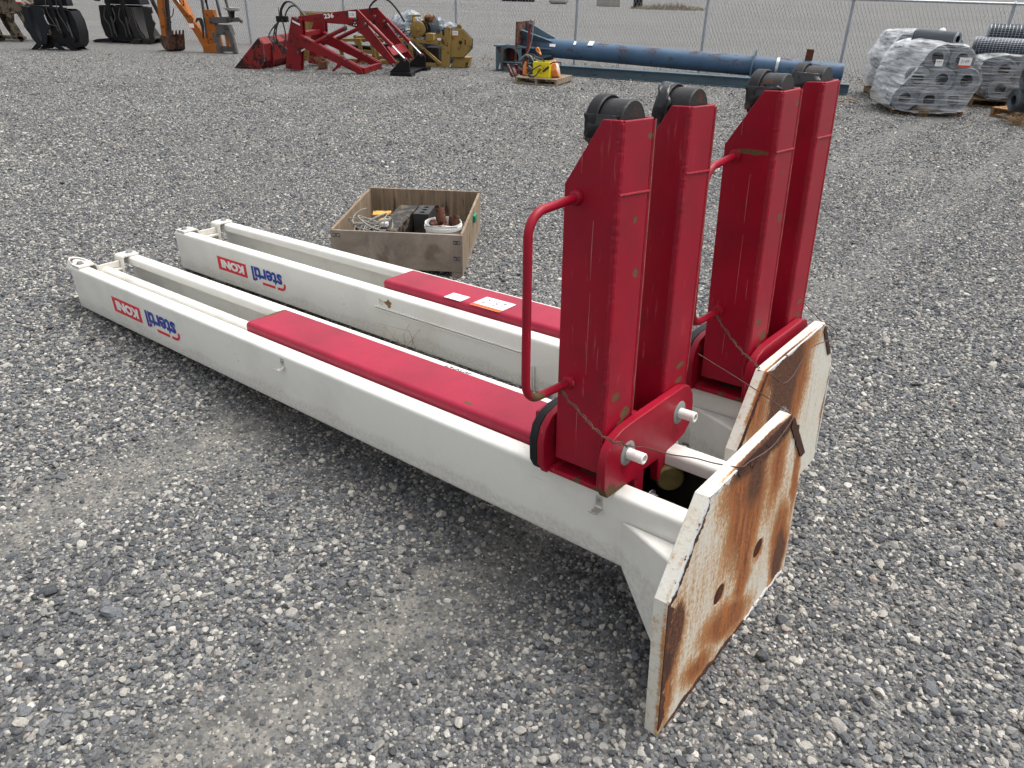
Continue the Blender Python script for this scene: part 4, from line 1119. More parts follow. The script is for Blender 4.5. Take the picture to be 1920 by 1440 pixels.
# ------------------------------------------------------------------ grapple buckets on the left
def grapple(name, label, locn, deg, mats, left_teeth=True):
    g = thing(name, label, 'grapple', locn, deg)
    ma, mb_, mc = mats
    def gp(poly, y0, y1, nm, mat, bevel=.006): return plate2(poly, y0, y1, nm, mat, g, bevel)
    # right half shell
    shell_ = [(.05, .80), (.62, .80), (.70, .76), (.78, .58), (.80, .34), (.76, .16), (.66, .06), (.50, .05), (.34, .12), (.18, .20), (.05, .30)]
    gp([(p[0], p[1]) for p in shell_], -.02, .02, 'shell_side', ma); gp(shell_, .62, .66, 'shell_side', ma)
    gp(strip([(.70, .77), (.775, .58), (.795, .34), (.755, .16), (.66, .065), (.50, .055)], -.03), .0205, .6195, 'shell_back', ma)
    gp([(-.1, .30), (.12, .22), (.3, .14), (.3, .06), (.0, .12), (-.2, .10)], .05, .60, 'throat', ma)
    # left jaw: two cheek plates with a notch
    jaw = [(-.27, .825), (-.02, .82), (.03, .80), (.06, .75), (.06, .70), (.02, .685), (.02, .62), (.06, .52), (.10, .49), (.15, .47), (.06, .40), (.0, .36), (-.04, .24), (-.10, .12), (-.22, .10), (-.19, .30), (-.21, .50), (-.26, .68)]
    gp(jaw, -.16, -.12, 'jaw_plate', mb_); gp(jaw, .60, .64, 'jaw_plate', mb_)
    gp(strip([(-.45, .83), (-.48, .62), (-.46, .42), (-.38, .24), (-.26, .12), (-.2, .08)], .03), -.12, .62, 'jaw_back', mb_)
    gp([(-.50, .84), (-.36, .84), (-.34, .55), (-.27, .30), (-.18, .10), (-.30, .08), (-.43, .22), (-.50, .42)], -.22, -.18, 'jaw_plate', mb_)
    # teeth
    for (x, d, y) in ((-.30, -1, -.17), (-.22, -1, .2), (-.18, -1, .55), (.10, 1, -.02), (.42, 1, -.02), (.40, 1, .3), (.44, 1, .62)):
        gp([(x - .05 * d, .13), (x + .06 * d, .13), (x + .20 * d, .03), (x + .24 * d, .0), (x + .08 * d, .005), (x - .04 * d, .06)], y - .04, y + .04, 'tooth', mc)
    # head, rams
    gp([(-.30, .86), (-.22, 1.10), (.05, 1.35), (.40, 1.36), (.60, 1.08), (.62, .86)], .10, .52, 'head_frame', ma, .02)
    MB().cyl((-.3, -.1, .84), (.66, -.1, .80), .035, n=14).build('hinge_shaft', ma, g)
    for (p, q) in (((.20, -.10, 1.12), (.36, -.09, .30)), ((.48, -.10, 1.05), (.64, -.09, .22))):
        ramb = MB().cyl(p, Vector(p).lerp(Vector(q), .58), .045, n=14).build('ram_barrel', ma, g)
        MB().cyl(Vector(p).lerp(Vector(q), .58), q, .02, n=10).build('ram_rod', GREYST, ramb)
        hose(g, [(p[0] - .03, -.15, 1.0), (p[0] - .06, -.16, .74), (p[0] + .02, -.16, .58), (q[0] - .05, -.14, .38)], .010, 'hose', GREYHOSE)
        MB().cyl((q[0], -.15, q[2]), (q[0], -.03, q[2]), .05, n=16).build('pin_boss', ma, g)
    hose(g, [(.05, -.17, .80), (.10, -.17, .55), (.22, -.17, .49), (.34, -.14, .48)], .008, 'hose', GREYHOSE)
    return g
GREYHOSE = plain('scuffed_hose', S(62, 62, 62), .5, var=.3)
grapple('grapple_bucket', 'black grapple bucket with navy cheek plates, nearest on the left', (-10.12, 17.5, .0), -5, (MBLACK, NAVYBLK, MBLACK)).scale = (.84, .5, 1.0)
MUDBLK = worn('scuffed_dark_steel', S(40, 38, 37), rust=(104, 96, 84), amt=.60, scale=6, rough=.6, dark=(70, 62, 54))
g2 = thing('grapple_bucket', 'dusty black grapple bucket with open notched jaw beside the backhoe', 'grapple', (-9.6, 19.6, 0), -8)
def g2p(poly, y0, y1, nm, mat, bevel=.006): return plate2(poly, y0, y1, nm, mat, g2, bevel)
g2s = [(-.42, .80), (.30, .80), (.36, .60), (.36, .20), (.30, .06), (-.30, .06), (-.42, .16), (-.46, .40)]
for y in (.0, .62): g2p(g2s, y - .02, y + .02, 'shell_side', MBLACK)
g2p(strip([(-.43, .80), (-.47, .40), (-.42, .16), (-.30, .05), (.30, .05)], -.03), .0205, .5995, 'shell_back', MBLACK)
jw = [(.30, .78), (.46, .78), (.46, .60), (.50, .34), (.62, .14), (.76, .10), (.74, .40), (.74, .72), (.72, .80), (.96, .80), (.97, .68), (.92, .66), (.93, .54), (.99, .46), (.93, .36), (.88, .22), (.90, .10), (.80, .02), (.50, .02), (.38, .16), (.32, .40)]
g2p(jw, -.10, -.06, 'jaw_plate', MUDBLK); g2p(jw, .58, .62, 'jaw_plate', MUDBLK)
g2p(strip([(.44, .78), (.44, .56), (.52, .30), (.64, .12), (.78, .09)], .03), -.0595, .5795, 'jaw_back', MUDBLK)
for (x, y) in ((.46, -.12), (.56, .15), (.62, .42), (.74, .58)):
    g2p([(x - .18, .05), (x - .05, .12), (x + .10, .10), (x + .06, .01), (x - .20, .0)], y - .04, y + .04, 'tooth', MUDBLK)
for (x, y) in ((-.42, -.04), (-.34, .25), (-.28, .55)):
    g2p([(x + .10, .10), (x + .22, .02), (x - .28, .0), (x - .34, .03), (x - .20, .07)], y - .05, y + .05, 'tooth', MBLACK)
g2p([(-.36, .83), (-.30, 1.2), (.1, 1.4), (.5, 1.2), (.58, .83)], .10, .50, 'head_frame', MBLACK, .02)
MB().cyl((-.46, -.05, .98), (-.36, -.05, .98), .09, n=16).build('rotator_motor', MBLACK, g2)
for x in (-.16, .22):
    rb = MB().cyl((x, -.06, 1.1), (x + .02, -.06, .58), .05, n=14).build('ram_barrel', MBLACK, g2)
    MB().cyl((x + .02, -.06, .58), (x + .04, -.06, .20), .022, n=10).build('ram_rod', GREYST, rb)
    for sx in (-1, 1):
        hose(g2, [(x + .02 + .09 * sx, -.08, .76), (x + .14 * sx, -.09, .55), (x + .05 * sx, -.09, .38), (x + .06 * sx + .02, -.08, .14)], .012, 'hose', GREYHOSE)
for k in range(3):
    hose(g2, [(.86 + .03 * k, -.05, 1.3), (.95 + .04 * k, -.05, .95), (1.10 + .02 * k, -.06, .55), (1.10, -.06, .28 - .1 * (k == 0)), (1.04, -.06, .06 + .02 * k)], .016)
# brown machine at the frame's edge
br_ = thing('brown_grab', 'muddy brown steel grab with curved tines at the left edge', 'grapple', (-12.4, 19.3, 0), 0)
def bpz(poly, y0, y1, nm, mat=BROWNST): return plate2(poly, y0, y1, nm, mat, br_, .006)
bpz([(-.6, .60), (-.6, 1.1), (.50, 1.05), (.78, .80), (.74, .62), (.40, .58)], .0, .6, 'grab_body')
for y in (-.06, .5):
    bpz([(.36, .64), (.52, .62), (.47, .44), (.62, .06), (.52, .0), (.36, .28)], y, y + .07, 'tine')
    bpz([(.58, .64), (.78, .66), (.82, .5), (1.0, .24), (1.10, .04), (1.0, .0), (.86, .16), (.70, .36)], y + .02, y + .08, 'tine')
    bpz([(-.2, .60), (-.02, .60), (.06, .34), (.14, .02), (.02, .0), (-.12, .3)], y, y + .07, 'tine')
MB().beam((-.1, .0, .10), (.62, .0, .08), .12, .07).build('tie_bar', BROWNST, br_, bevel=.005)
lot_tag(br_, .70, -.008, .88, .13, .10, None)

# ------------------------------------------------------------------ blue steel posts lying along the fence
blue = thing('blue_post', 'long rusted blue round steel post with a gusseted base, lying by the fence', 'post', (.868, 15.187, 0), -22.25)
y0b, rb_ = .42, .170
za, zb_ = .425, .275
pa, pb = Vector((-1.0, y0b, za)), Vector((4.86, y0b, zb_))
axp = (pb - pa).normalized()
bpz_ = MB().lathe([(.0, .0)] + [(rb_ * (1 - .04 * i / 30), (pb - pa).length * i / 30) for i in range(31)] + [(.0, (pb - pa).length)], pa, axp, 32).build('post_tube', BLUEP, blue)
bm4 = Matrix.Translation(pa) @ axp.to_track_quat('X', 'Z').to_matrix().to_4x4()
def local_part(mb, name, mat, bevel=.003):
    me = mb.mesh(name); me.transform(bm4)
    return link(name, me, mat, blue, bevel)
local_part(MB().box(-.045, -.001, -.43, .43, -.42, .44), 'base_plate', worn('rusty_base_plate', S(120, 96, 84), rust=(110, 66, 46), amt=.46, scale=6))
for k in range(8):
    a = math.radians(45 * k); fin = MB().prism([(.0, rb_ - .01), (.0, .42), (.05, .42), (.60, rb_ + .02), (.60, rb_ - .01)], -.012, .012, axis=1)
    me = fin.mesh('gusset_fin'); me.transform(bm4 @ Matrix.Rotation(a, 4, 'X')); link('gusset_fin', me, BLUEG, blue, .002)
local_part(MB().lathe([(rb_ - .01, 0), (rb_ + .10, 0), (rb_ + .10, .02), (rb_ - .01, .02)], (4.35, 0, 0), (1, 0, 0), 28, closed=True), 'collar', BLUEG)
local_part(MB().lathe([(rb_ - .012, 0), (rb_ + .008, 0), (rb_ + .008, .05), (rb_ - .012, .05)], (4.75, 0, 0), (1, 0, 0), 28, closed=True), 'collar', STEEL)
local_part(MB().box(5.2, 5.32, -.02, .02, .05, .34), 'lug', RUST)
for (x, w_, h_, a) in ((.62, .12, .05, 68), (1.05, .045, .08, 40), (1.36, .10, .13, 30)):
    am = math.radians(a)
    mm = MB().box(x - w_ / 2, x + w_ / 2, -h_ / 2, h_ / 2, 0, .003).mesh('paper_tag')
    mm.transform(bm4 @ Matrix.Rotation(am, 4, 'X') @ Matrix.Translation((0, 0, rb_ + .002)))
    link('paper_tag', mm, PAPER, blue)
for x in (.9, 4.2):
    pass
bm_ = thing('blue_beam', 'blue-grey steel beam lying on the gravel in front of the blue post', 'beam', (.868, 15.187, 0), -22.25)
Ib = [(-.10, .0), (.10, .0), (.10, .016), (.01, .016), (.01, .150), (.10, .150), (.10, .166), (-.10, .166), (-.10, .150), (-.01, .150), (-.01, .016), (-.10, .016)]
MB().prism(Ib, -1.25, 5.0, axis=0).build('beam_section', BLUEG, bm_, bevel=.003)
MB().box(-1.28, -1.2505, -.16, .16, -.0, .46).build('beam_end_plate', GREYST, bm_, bevel=.004)
MB().beam((-1.30, -.14, .03), (-1.30, .13, .42), .03, .05, (1, 0, 0)).build('diagonal_bar', STEEL, bm_, bevel=.003)
MB().beam((-1.33, .12, .03), (-1.33, -.13, .42), .03, .05, (1, 0, 0)).build('diagonal_bar', GREYST, bm_, bevel=.003)
MB().box(-1.42, -1.285, -.17, .17, .43, .46).build('bracket_top', BLUEG, bm_, bevel=.003)
MB().box(-1.42, -1.285, .13, .16, .0, .4295).build('bracket_side', BLUEG, bm_, bevel=.003)
fp = thing('square_flange', 'square blue-grey flange plate round a dark red pipe opening', 'flange', (-.47, 15.62, 0), -8)
fl_me = boolean_holes(MB().box(0, .50, 0, .03, .0, .46), [MB().cyl((.27, -.1, .235), (.27, .1, .235), .175, n=36)], 'flange_plate')
link('flange_plate', fl_me, BLUEG, fp, .003)
MB().lathe([(.178, .03), (.178, .6), (.172, .6), (.172, .03)], (.27, 0, .235), (0, 1, 0), 36, closed=True).build('pipe_stub', plain('dark_red_primer', S(98, 26, 28), .6), fp)
MB().lathe([(.0, .28), (.171, .28), (.171, .30), (.0, .30)], (.27, 0, .235), (0, 1, 0), 36).build('pipe_plug', plain('dark_red_primer2', S(98, 26, 28), .6), fp)
for (x, z) in ((.05, .05), (.05, .41), (.455, .05), (.455, .41)):
    MB().cyl((x, -.004, z), (x, .0, z), .017, n=14).build('bolt_head', DARKSTEEL, fp)

# ------------------------------------------------------------------ pallets
WOOD = plywood('pallet_wood', S(118, 104, 88), S(160, 144, 122), (1, 6, 6))
WOODB = plywood('brown_pallet_wood', S(104, 82, 62), S(146, 120, 92), (1, 6, 6))
def pallet(label, locn, deg, w, d, h, mat, group=None):
    p = thing('wooden_pallet', label, 'pallet', locn, deg, group)
    n = 7
    bwid = d / (n + (n - 1) * .35)
    for i in range(n):
        y = i * bwid * 1.35
        MB().box(0, w, y, y + bwid, h - .018, h).build('deck_board', mat, p, bevel=.002)
    for x in (0, w / 2 - .02, w - .04):
        MB().box(x, x + .04, .003, d - .003, .018, h - .0185).build('stringer', mat, p, bevel=.003)
    for y in (0, d / 2 - bwid / 2, d - bwid):
        MB().box(0, w, y, y + bwid, .0, .0175).build('base_board', mat, p, bevel=.002)
    return p
pallet('small grey pallet under the yellow crate, in front of the blue beam', (-.072, 13.722, 0), -22.8, .76, .78, .105, WOOD)
pm_ = Matrix.Translation((-.072, 13.722, 0)) @ Matrix.Rotation(math.radians(-22.8), 4, 'Z')
yc = thing('milk_crate', 'bright yellow plastic crate with a lattice panel on the small pallet', 'crate', matrix=pm_ @ Matrix.Translation((.28, .10, .106)))
YPL = plain('yellow_plastic', S(226, 208, 20), .42, var=.06, bump=0)
cwd, chh = .30, .245
MB().box(0, cwd, 0, .30, 0, .012).build('crate_floor', YPL, yc)
for (x0_, x1_, y0_, y1_) in ((0, cwd, 0, .012), (0, cwd, .288, .30), (0, .012, .0125, .2875), (cwd - .012, cwd, .0125, .2875)):
    MB().box(x0_, x1_, y0_, y1_, .0125, .055).build('crate_band', YPL, yc, bevel=.002)
    MB().box(x0_, x1_, y0_, y1_, .195, chh).build('crate_band', YPL, yc, bevel=.002)
    dx = x1_ - x0_ > .1
    for k in range(2):
        if dx: MB().box(x0_ + (cwd - .075) * k, x0_ + (cwd - .075) * k + .075, y0_, y1_, .0555, .1945).build('crate_corner', YPL, yc)
        else: MB().box(x0_, x1_, y0_ + .20 * k, y0_ + .20 * k + .075, .0555, .1945).build('crate_corner', YPL, yc)
    la = MB()
    for k in range(7):
        t = k / 6
        if dx:
            la.beam((.075 + (cwd - .15) * t, (y0_ + y1_) / 2, .0555), (.075 + (cwd - .15) * (1 - t), (y0_ + y1_) / 2, .1945), .006, .006, (0, 1, 0))
            la.box(.075 + (cwd - .15) * t - .003, .075 + (cwd - .15) * t + .003, y0_ + .002, y1_ - .002, .0555, .1945)
        else:
            la.box(x0_ + .002, x1_ - .002, .0875 + .125 * t - .003, .0875 + .125 * t + .003, .0555, .1945)
    la.build('crate_lattice', YPL, yc)
ob = thing('orange_lamp', 'orange housing with a pale round lens behind the yellow crate', 'lamp', matrix=pm_ @ Matrix.Translation((.70, .34, .106)) @ Matrix.Rotation(math.radians(18), 4, 'Z') @ Matrix.Rotation(math.radians(-12), 4, 'Y'))
OPL = plain('orange_plastic', S(214, 128, 66), .5, var=.12)
MB().lathe([(.0, -.22), (.09, -.22), (.13, -.17), (.150, -.02), (.14, .0), (.0, .0)], (-.02, 0, .145), (1, -.15, .1), 8).build('lamp_housing', OPL, ob, bevel=.006)
MB().lathe([(.0, .018), (.06, .014), (.088, .0), (.0, -.002)], (-.018, -.001, .1455), (1, -.15, .1), 24).build('lamp_lens', plain('pale_lens', S(232, 222, 208), .3, bump=0), ob)
hose(ob, [(-.20, -.14, .22), (-.08, -.15, .27), (.04, -.08, .24), (.03, .02, .18)], .012)
cb = thing('cable_heap', 'heap of grey and black cables with orange plugs on the small pallet', 'cable', matrix=pm_ @ Matrix.Translation((.13, .34, .106)))
for k in range(12):
    rx, rz = random.uniform(.08, .18), random.uniform(.07, .16)
    a0 = random.uniform(0, 6); ox = random.uniform(-.08, .10)
    hose(cb, [(ox + rx * math.cos(a0 + t), random.uniform(-.12, .06), .18 + rz * math.sin(a0 + t)) for t in (0, .9, 1.8, 2.7, 3.6, 4.5, 5.4)], random.uniform(.006, .012), 'cable_loop', CABLE if k % 3 == 0 else GREYHOSE)
MB().cyl((-.05, -.10, .02), (-.05, -.10, .14), .04, n=14).build('orange_plug', OPL, cb)
MB().cyl((-.05, -.10, .14), (-.04, -.10, .22), .025, n=14).build('orange_plug', OPL, cb)
hose(cb, [(.18, .02, .36), (.12, .03, .44), (.10, .03, .40), (.20, .0, .34)], .014, 'orange_cord', OPL)
hose(cb, [(.30, -.27, .14), (.22, -.30, .03), (.10, -.30, .02), (.16, -.28, .12), (.30, -.27, .20)], .010)
hose(cb, [(.34, -.26, .10), (.44, -.25, .18), (.38, -.255, .14)], .016)
rp = thing('red_pole', 'thin dark red pole with a grey cord leaning behind the cables', 'pole', matrix=pm_ @ Matrix.Translation((-.02, .55, 0)))
MB().tube([(-.03, 0, .0), (.0, .02, .5), (.03, .03, .90)], [.03, .028, .024], 10).build('pole_shaft', worn('dark_red_paint', S(110, 38, 36), amt=.55, scale=10), rp)
hose(rp, [(.03, .0, .90), (.06, -.02, .97), (.11, -.03, .92), (.10, -.03, .70), (.05, -.03, .50), (.0, -.02, .42)], .009, 'cord', CABLE)
worn_red = worn('scrap_red', S(96, 40, 38), amt=.5, scale=10)
rpile = thing('red_scrap', 'dark red scrap parts heaped on the gravel beside the small pallet', 'scrap', (-.16, 14.25, 0), -20)
for k in range(14):
    x, y = random.uniform(-.1, .5), random.uniform(-.15, .2)
    MB().beam((x, y, random.uniform(.02, .1)), (x + random.uniform(-.2, .2), y + random.uniform(-.15, .15), random.uniform(.03, .26)), random.uniform(.02, .06), random.uniform(.02, .05)).build('scrap_bar', worn_red, rpile)

# ------------------------------------------------------------------ rolls of wire mesh on pallets
ROLLMAT = plain('galvanised_mesh_roll', S(40, 46, 54), .5, .35, var=.35, scale=20, bump=.5, bscale=90)
ROLLWIRE = plain('mesh_wire', S(150, 156, 163), .45, .5, var=.2, bump=0)
ROLLDARK = plain('dark_mesh_roll', S(52, 56, 61), .55, .2, var=.4, scale=20, bump=.5, bscale=90)
ROLLDARKW = plain('dark_mesh_wire', S(92, 98, 104), .5, .4, var=.2, bump=0)
def roll_meshes(r, L, hole, nm, pitch=.05, spiral=True):
    body = MB().lathe([(hole, .0), (hole, L), (r * .97, L), (r * .97, .0)], (0, 0, 0), (0, 1, 0), 28, closed=True)
    w = MB()
    y = .012
    while y < L:
        rr = r * (.985 + .012 * math.sin(y * 31))
        w.tube([(rr * math.cos(a), y, rr * math.sin(a)) for a in [2 * math.pi * i / 24 for i in range(25)]], .0045, 4, caps=False)
        y += pitch
    for i in range(30):
        a = 2 * math.pi * i / 30
        w.tube([(r * .985 * math.cos(a), .0, r * .985 * math.sin(a)), (r * .985 * math.cos(a), L, r * .985 * math.sin(a))], .003, 3, caps=False)
    for e in (.0, L):
        pts, n = [], 110
        for i in range(n):
            t = i / n; rr = hole + (r - hole) * t; a = t * 2 * math.pi * 5.5
            pts.append((rr * math.cos(a), e + (-.004 if e == 0 else .004), rr * math.sin(a)))
        w.tube(pts, .0062, 4, caps=False)
    return body.mesh(nm + '_body'), w.mesh(nm + '_windings')
RM = {'light': roll_meshes(.160, 1.0, .078, 'roll'), 'dark': roll_meshes(.150, 1.0, .06, 'dark_roll', .032)}
for k, (a, b) in (('light', (ROLLMAT, ROLLWIRE)), ('dark', (ROLLDARK, ROLLDARKW))):
    RM[k][0].materials.append(a); RM[k][1].materials.append(b)
def roll(root_m, s, y, z, label, group, kind='light', yaw=0.0, pitch=0.0, sc=1.0):
    t = thing('wire_mesh_roll', label, 'wire roll', group=group)
    t.matrix_world = root_m @ Matrix.Translation((s, y, z)) @ Matrix.Rotation(math.radians(yaw), 4, 'Z') @ Matrix.Rotation(math.radians(pitch), 4, 'X') @ Matrix.Rotation(random.uniform(0, 6), 4, 'Y') @ Matrix.Scale(sc, 4)
    link('roll_body', RM[kind][0], None, t); link('roll_windings', RM[kind][1], None, t)
    return t

def film_mat(name, lo, hi, stretch, rot=(0, 0, 0), bmp=.8, det=6, rlo=.46):
    m = M(name)
    n = m.noise(3.2, det, .62, co=m.scaled(stretch, rot=rot), dist=.4)
    n2 = m.noise(2.2, 3, .5)
    a = m.ramp(m.math('ADD', m.math('MULTIPLY', n, .75), m.math('MULTIPLY', n2, .25)), [(rlo, lo), (.66, hi)])
    m.put(m.b.inputs['Base Color'], (.80, .82, .84, 1)); m.put(m.b.inputs['Roughness'], .28)
    m.put(m.b.inputs['Normal'], m.bump(n, bmp, .03))
    m.put(m.b.inputs['Alpha'], a)
    return m.mat
FILM_FRONT = film_mat('stretch_film_front', .02, .68, (.5, 1, 17), bmp=.4)
FILM_SIDE = film_mat('stretch_film_side', .16, .88, (1.5, .5, 7), (.45, .2, 0), .10, 3, .36)
def film(name, label, root_m, sections, front_open=False):
    """loft of closed outlines [(y, [(s, z) ...])] along the stack; the first outline is capped as the front"""
    t = thing(name, label, 'plastic film', group='stretch film round the wire rolls'); t.matrix_world = root_m
    m = 6
    def dense(poly):
        out = []
        for i in range(len(poly)):
            a, b = Vector(poly[i]), Vector(poly[(i + 1) % len(poly)])
            out += [a.lerp(b, k / m) for k in range(m)]
        sm = [(out[i - 1] + out[i] * 2 + out[(i + 1) % len(out)]) / 4 for i in range(len(out))]
        return [(sm[i - 1] + sm[i] * 2 + sm[(i + 1) % len(sm)]) / 4 for i in range(len(sm))]
    secs = [(y, dense(p)) for y, p in sections]
    full = []
    for (ya, A), (yb, B) in zip(secs, secs[1:]):
        for k in range(6):
            f = k / 6
            full.append((ya + (yb - ya) * f, [a.lerp(b, f) for a, b in zip(A, B)]))
    full.append(secs[-1])
    n = len(full[0][1])
    vs, fs = [], []
    for i, (y, P) in enumerate(full):
        for j, q in enumerate(P):
            k = .010 * math.sin(j * 2.1 + i * .9) + .008 * math.sin(j * .7 - i * 1.7)
            vs.append((q.x + k, y, q.y + k * .5))
    for i in range(len(full) - 1):
        for j in range(n):
            fs.append((i * n + j, i * n + (j + 1) % n, (i + 1) * n + (j + 1) % n, (i + 1) * n + j))
    o = MB().add(vs, fs).build('film_side', FILM_SIDE, t)
    c0 = sum((q for q in full[0][1]), Vector((0, 0))) / n
    vs, fs = [], []
    for r in range(7):
        f = r / 6
        for j, q in enumerate(full[0][1]):
            p = q.lerp(c0, f)
            vs.append((p.x, full[0][0] - .012 * math.sin(f * 3.1) + .008 * math.sin(p.x * 21) * math.sin(p.y * 17), p.y))
    for r in range(6):
        for j in range(n):
            fs.append((r * n + j, r * n + (j + 1) % n, (r + 1) * n + (j + 1) % n, (r + 1) * n + j))
    MB().add(vs, fs).build('film_front', FILM_FRONT, t)
    return t

R1 = Matrix.Translation((5.3, 11.28, 0)) @ Matrix.Rotation(math.radians(-10.8), 4, 'Z')
pallet('brown pallet under the front wrapped stack of wire rolls', (5.42, 11.42, 0), -10.8, .95, .95, .055, WOODB, 'pallets under the wire rolls')
g1 = 'wire rolls in the front wrapped stack'
for (s, z, lab) in ((.18, .215, 'left roll of the bottom row'), (.495, .215, 'middle roll of the bottom row'), (.81, .215, 'right roll of the bottom row'),
                    (.27, .485, 'left roll of the second row'), (.59, .485, 'middle roll of the second row'), (.91, .485, 'right roll of the second row'),
                    (.46, .755, 'left roll of the third row'), (.78, .75, 'right roll of the third row')):
    roll(R1, s, 0 + random.uniform(-.02, .02), z, 'grey wire mesh roll, ' + lab + ' in the front wrapped stack', g1)
roll(R1, .28, .62, .985, 'grey wire mesh roll lying slanted on top of the front wrapped stack', g1, yaw=-138, sc=.62)
fo = [(.30, .04), (-.0, .08), (-.02, .25), (.10, .42), (.22, .58), (.30, .80), (.45, .93), (.84, .92), (.98, .74), (1.10, .52), (1.02, .28), (.96, .08), (.60, .04)]
bo = [(.30, .04), (-.06, .08), (-.06, .30), (-.04, .5), (.0, .70), (.10, .90), (.30, .98), (.70, .98), (.98, .80), (1.10, .54), (1.06, .28), (1.0, .08), (.60, .04)]
film('stretch_film', 'clear stretch film wrapped round the front stack of wire rolls', R1, [(-.05, fo), (.45, bo), (1.03, [(a, b * .97) for a, b in bo])])
t1 = thing('paper_tag', 'white lot tag 2149 with red band on the front wrapped rolls', 'tag'); t1.matrix_world = R1
lot_tag(t1, .80, -.075, .72, .155, .115, '2149')
t2 = thing('paper_tag', 'small white tag with scribbles on the front wrapped rolls', 'tag'); t2.matrix_world = R1
lot_tag(t2, .475, -.075, .70, .095, .085, None, False)
MB().tube([(.44 + .008 * i, -.0792, .715 + .008 * math.sin(i * 2)) for i in range(9)], .003, 4).build('pen_scribble', INK, t2)
R2 = Matrix.Translation((5.95, 12.75, 0)) @ Matrix.Rotation(math.radians(-10), 4, 'Z')
pallet('dark pallet under the back wrapped stack of wire rolls', (5.78, 12.80, 0), -10, 1.0, 1.0, .10, WOODB, 'pallets under the wire rolls')
g2_ = 'wire rolls in the back wrapped stack'
for (s, z, lab) in ((-.02, .26, 'lowest at the left'), (.30, .26, 'low in the middle'), (.62, .26, 'low at the right'), (-.05, .54, 'second up at the left'), (.27, .54, 'second up in the middle'), (.60, .54, 'second up at the right'),
                    (.05, .82, 'top left under a paper tag'), (.37, .82, 'top middle'), (.70, .82, 'top right')):
    roll(R2, s, random.uniform(-.03, .03), z, 'grey wire mesh roll ' + lab + ' in the back wrapped stack', g2_)
fo2 = [(.3, .1), (-.18, .12), (-.22, .35), (-.24, .60), (-.14, .80), (-.06, .97), (.2, 1.0), (.7, .99), (.88, .86), (.84, .55), (.80, .12)]
film('stretch_film', 'loose stretch film round the back stack of wire rolls', R2, [(-.06, fo2), (.5, [(a * 1.05, b) for a, b in fo2]), (1.03, fo2)])
t3 = thing('paper_tag', 'white lot tag with red band on the back wrapped rolls', 'tag'); t3.matrix_world = R2
lot_tag(t3, .40, -.09, .84, .15, .11, None)
t4 = thing('paper_tag', 'small white tag on the top left back roll', 'tag'); t4.matrix_world = R2
lot_tag(t4, .06, -.09, .82, .085, .085, None, False)
MB().lathe([(.0, .10), (.03, .09), (.07, .04), (.05, .0), (.0, .0)], (.52, -.02, .97), (0, 0, 1), 9).build('film_knot', plain('film_knot_plastic', (.75, .75, .76, 1), .4), t3)
MB().tube([(.52, -.02, 1.0), (.50, -.08, .95), (.51, -.10, .84), (.50, -.09, .70)], [.012, .02, .014, .01], 6).build('film_tail', plain('film_tail_plastic', (.75, .75, .76, 1), .4), t3)
R3 = Matrix.Translation((7.1, 12.2, 0)) @ Matrix.Rotation(math.radians(-12), 4, 'Z')
pallet('grey pallet under the right wrapped stack of wire rolls', (7.0, 12.28, 0), -20, 1.0, 1.0, .11, WOODB, 'pallets under the wire rolls')
g3 = 'wire rolls in the right wrapped stack'
for (s, z, lab) in ((.22, .27, 'lowest at the left'), (.54, .27, 'low and farther right'), (.20, .54, 'second up at the left'), (.52, .54, 'second up and farther right')):
    roll(R3, s, 0, z, 'grey wire mesh roll ' + lab + ' in the right wrapped stack', g3)
roll(R3, -.08, .75, .80, 'open grey wire mesh roll lying crosswise on the right wrapped stack', g3, yaw=-115, sc=.9)
roll(R3, .10, .85, .97, 'topmost wire mesh roll above the right wrapped stack', g3, yaw=-105)
fo3 = [(.3, .12), (.04, .13), (-.10, .36), (-.16, .56), (-.12, .68), (.1, .74), (.6, .74), (.76, .6), (.74, .3), (.7, .12)]
film('stretch_film', 'whitish stretch film strapped round the right stack of wire rolls', R3, [(-.05, fo3), (.5, fo3), (1.03, fo3)])
R4 = Matrix.Translation((6.62, 10.95, 0)) @ Matrix.Rotation(math.radians(-52), 4, 'Z')
pallet('orange-brown pallet under the dark rolls at the right edge', (6.80, 11.35, 0), -62, 1.1, .95, .12, plywood('orange_pallet_wood', S(126, 92, 62), S(170, 132, 92), (1, 6, 6)), 'pallets under the wire rolls')
g4 = 'dark wire rolls at the right edge'
for (z, dx, lab) in ((.275, .0, 'bottom dark wire roll in the pile at the right edge'), (.555, .07, 'middle dark wire roll in the pile at the right edge'), (.83, .07, 'top dark wire roll in the pile at the right edge')):
    roll(R4, .15 + dx, .12, z, lab, g4, 'dark', yaw=-38)
weed('dry_weed', 'dry straw clump under the front wrapped wire rolls', 5.75, 11.18, .18, .12, 70, DRY, 3)
weed('dry_weed', 'dry straw by the orange-brown pallet at the right edge', 6.72, 10.55, .2, .12, 60, DRY, 4)
tw = weed('dry_twig', 'thin dry twig caught in the gap between the two lifts', 0, 0, .14, .15, 12, DRY, 9, .35)
tw.matrix_world = mB_ @ Matrix.Translation((-.06, 1.62, .0))
MB().tube(smooth_curve([(5.30, 12.35, .02), (5.15, 12.4, .05), (5.0, 12.36, .01), (4.88, 12.42, .02)], 8), .012, 6).build('straw_strand', DRY, None, label='pale strand of straw on the gravel left of the wire rolls', cat='straw')

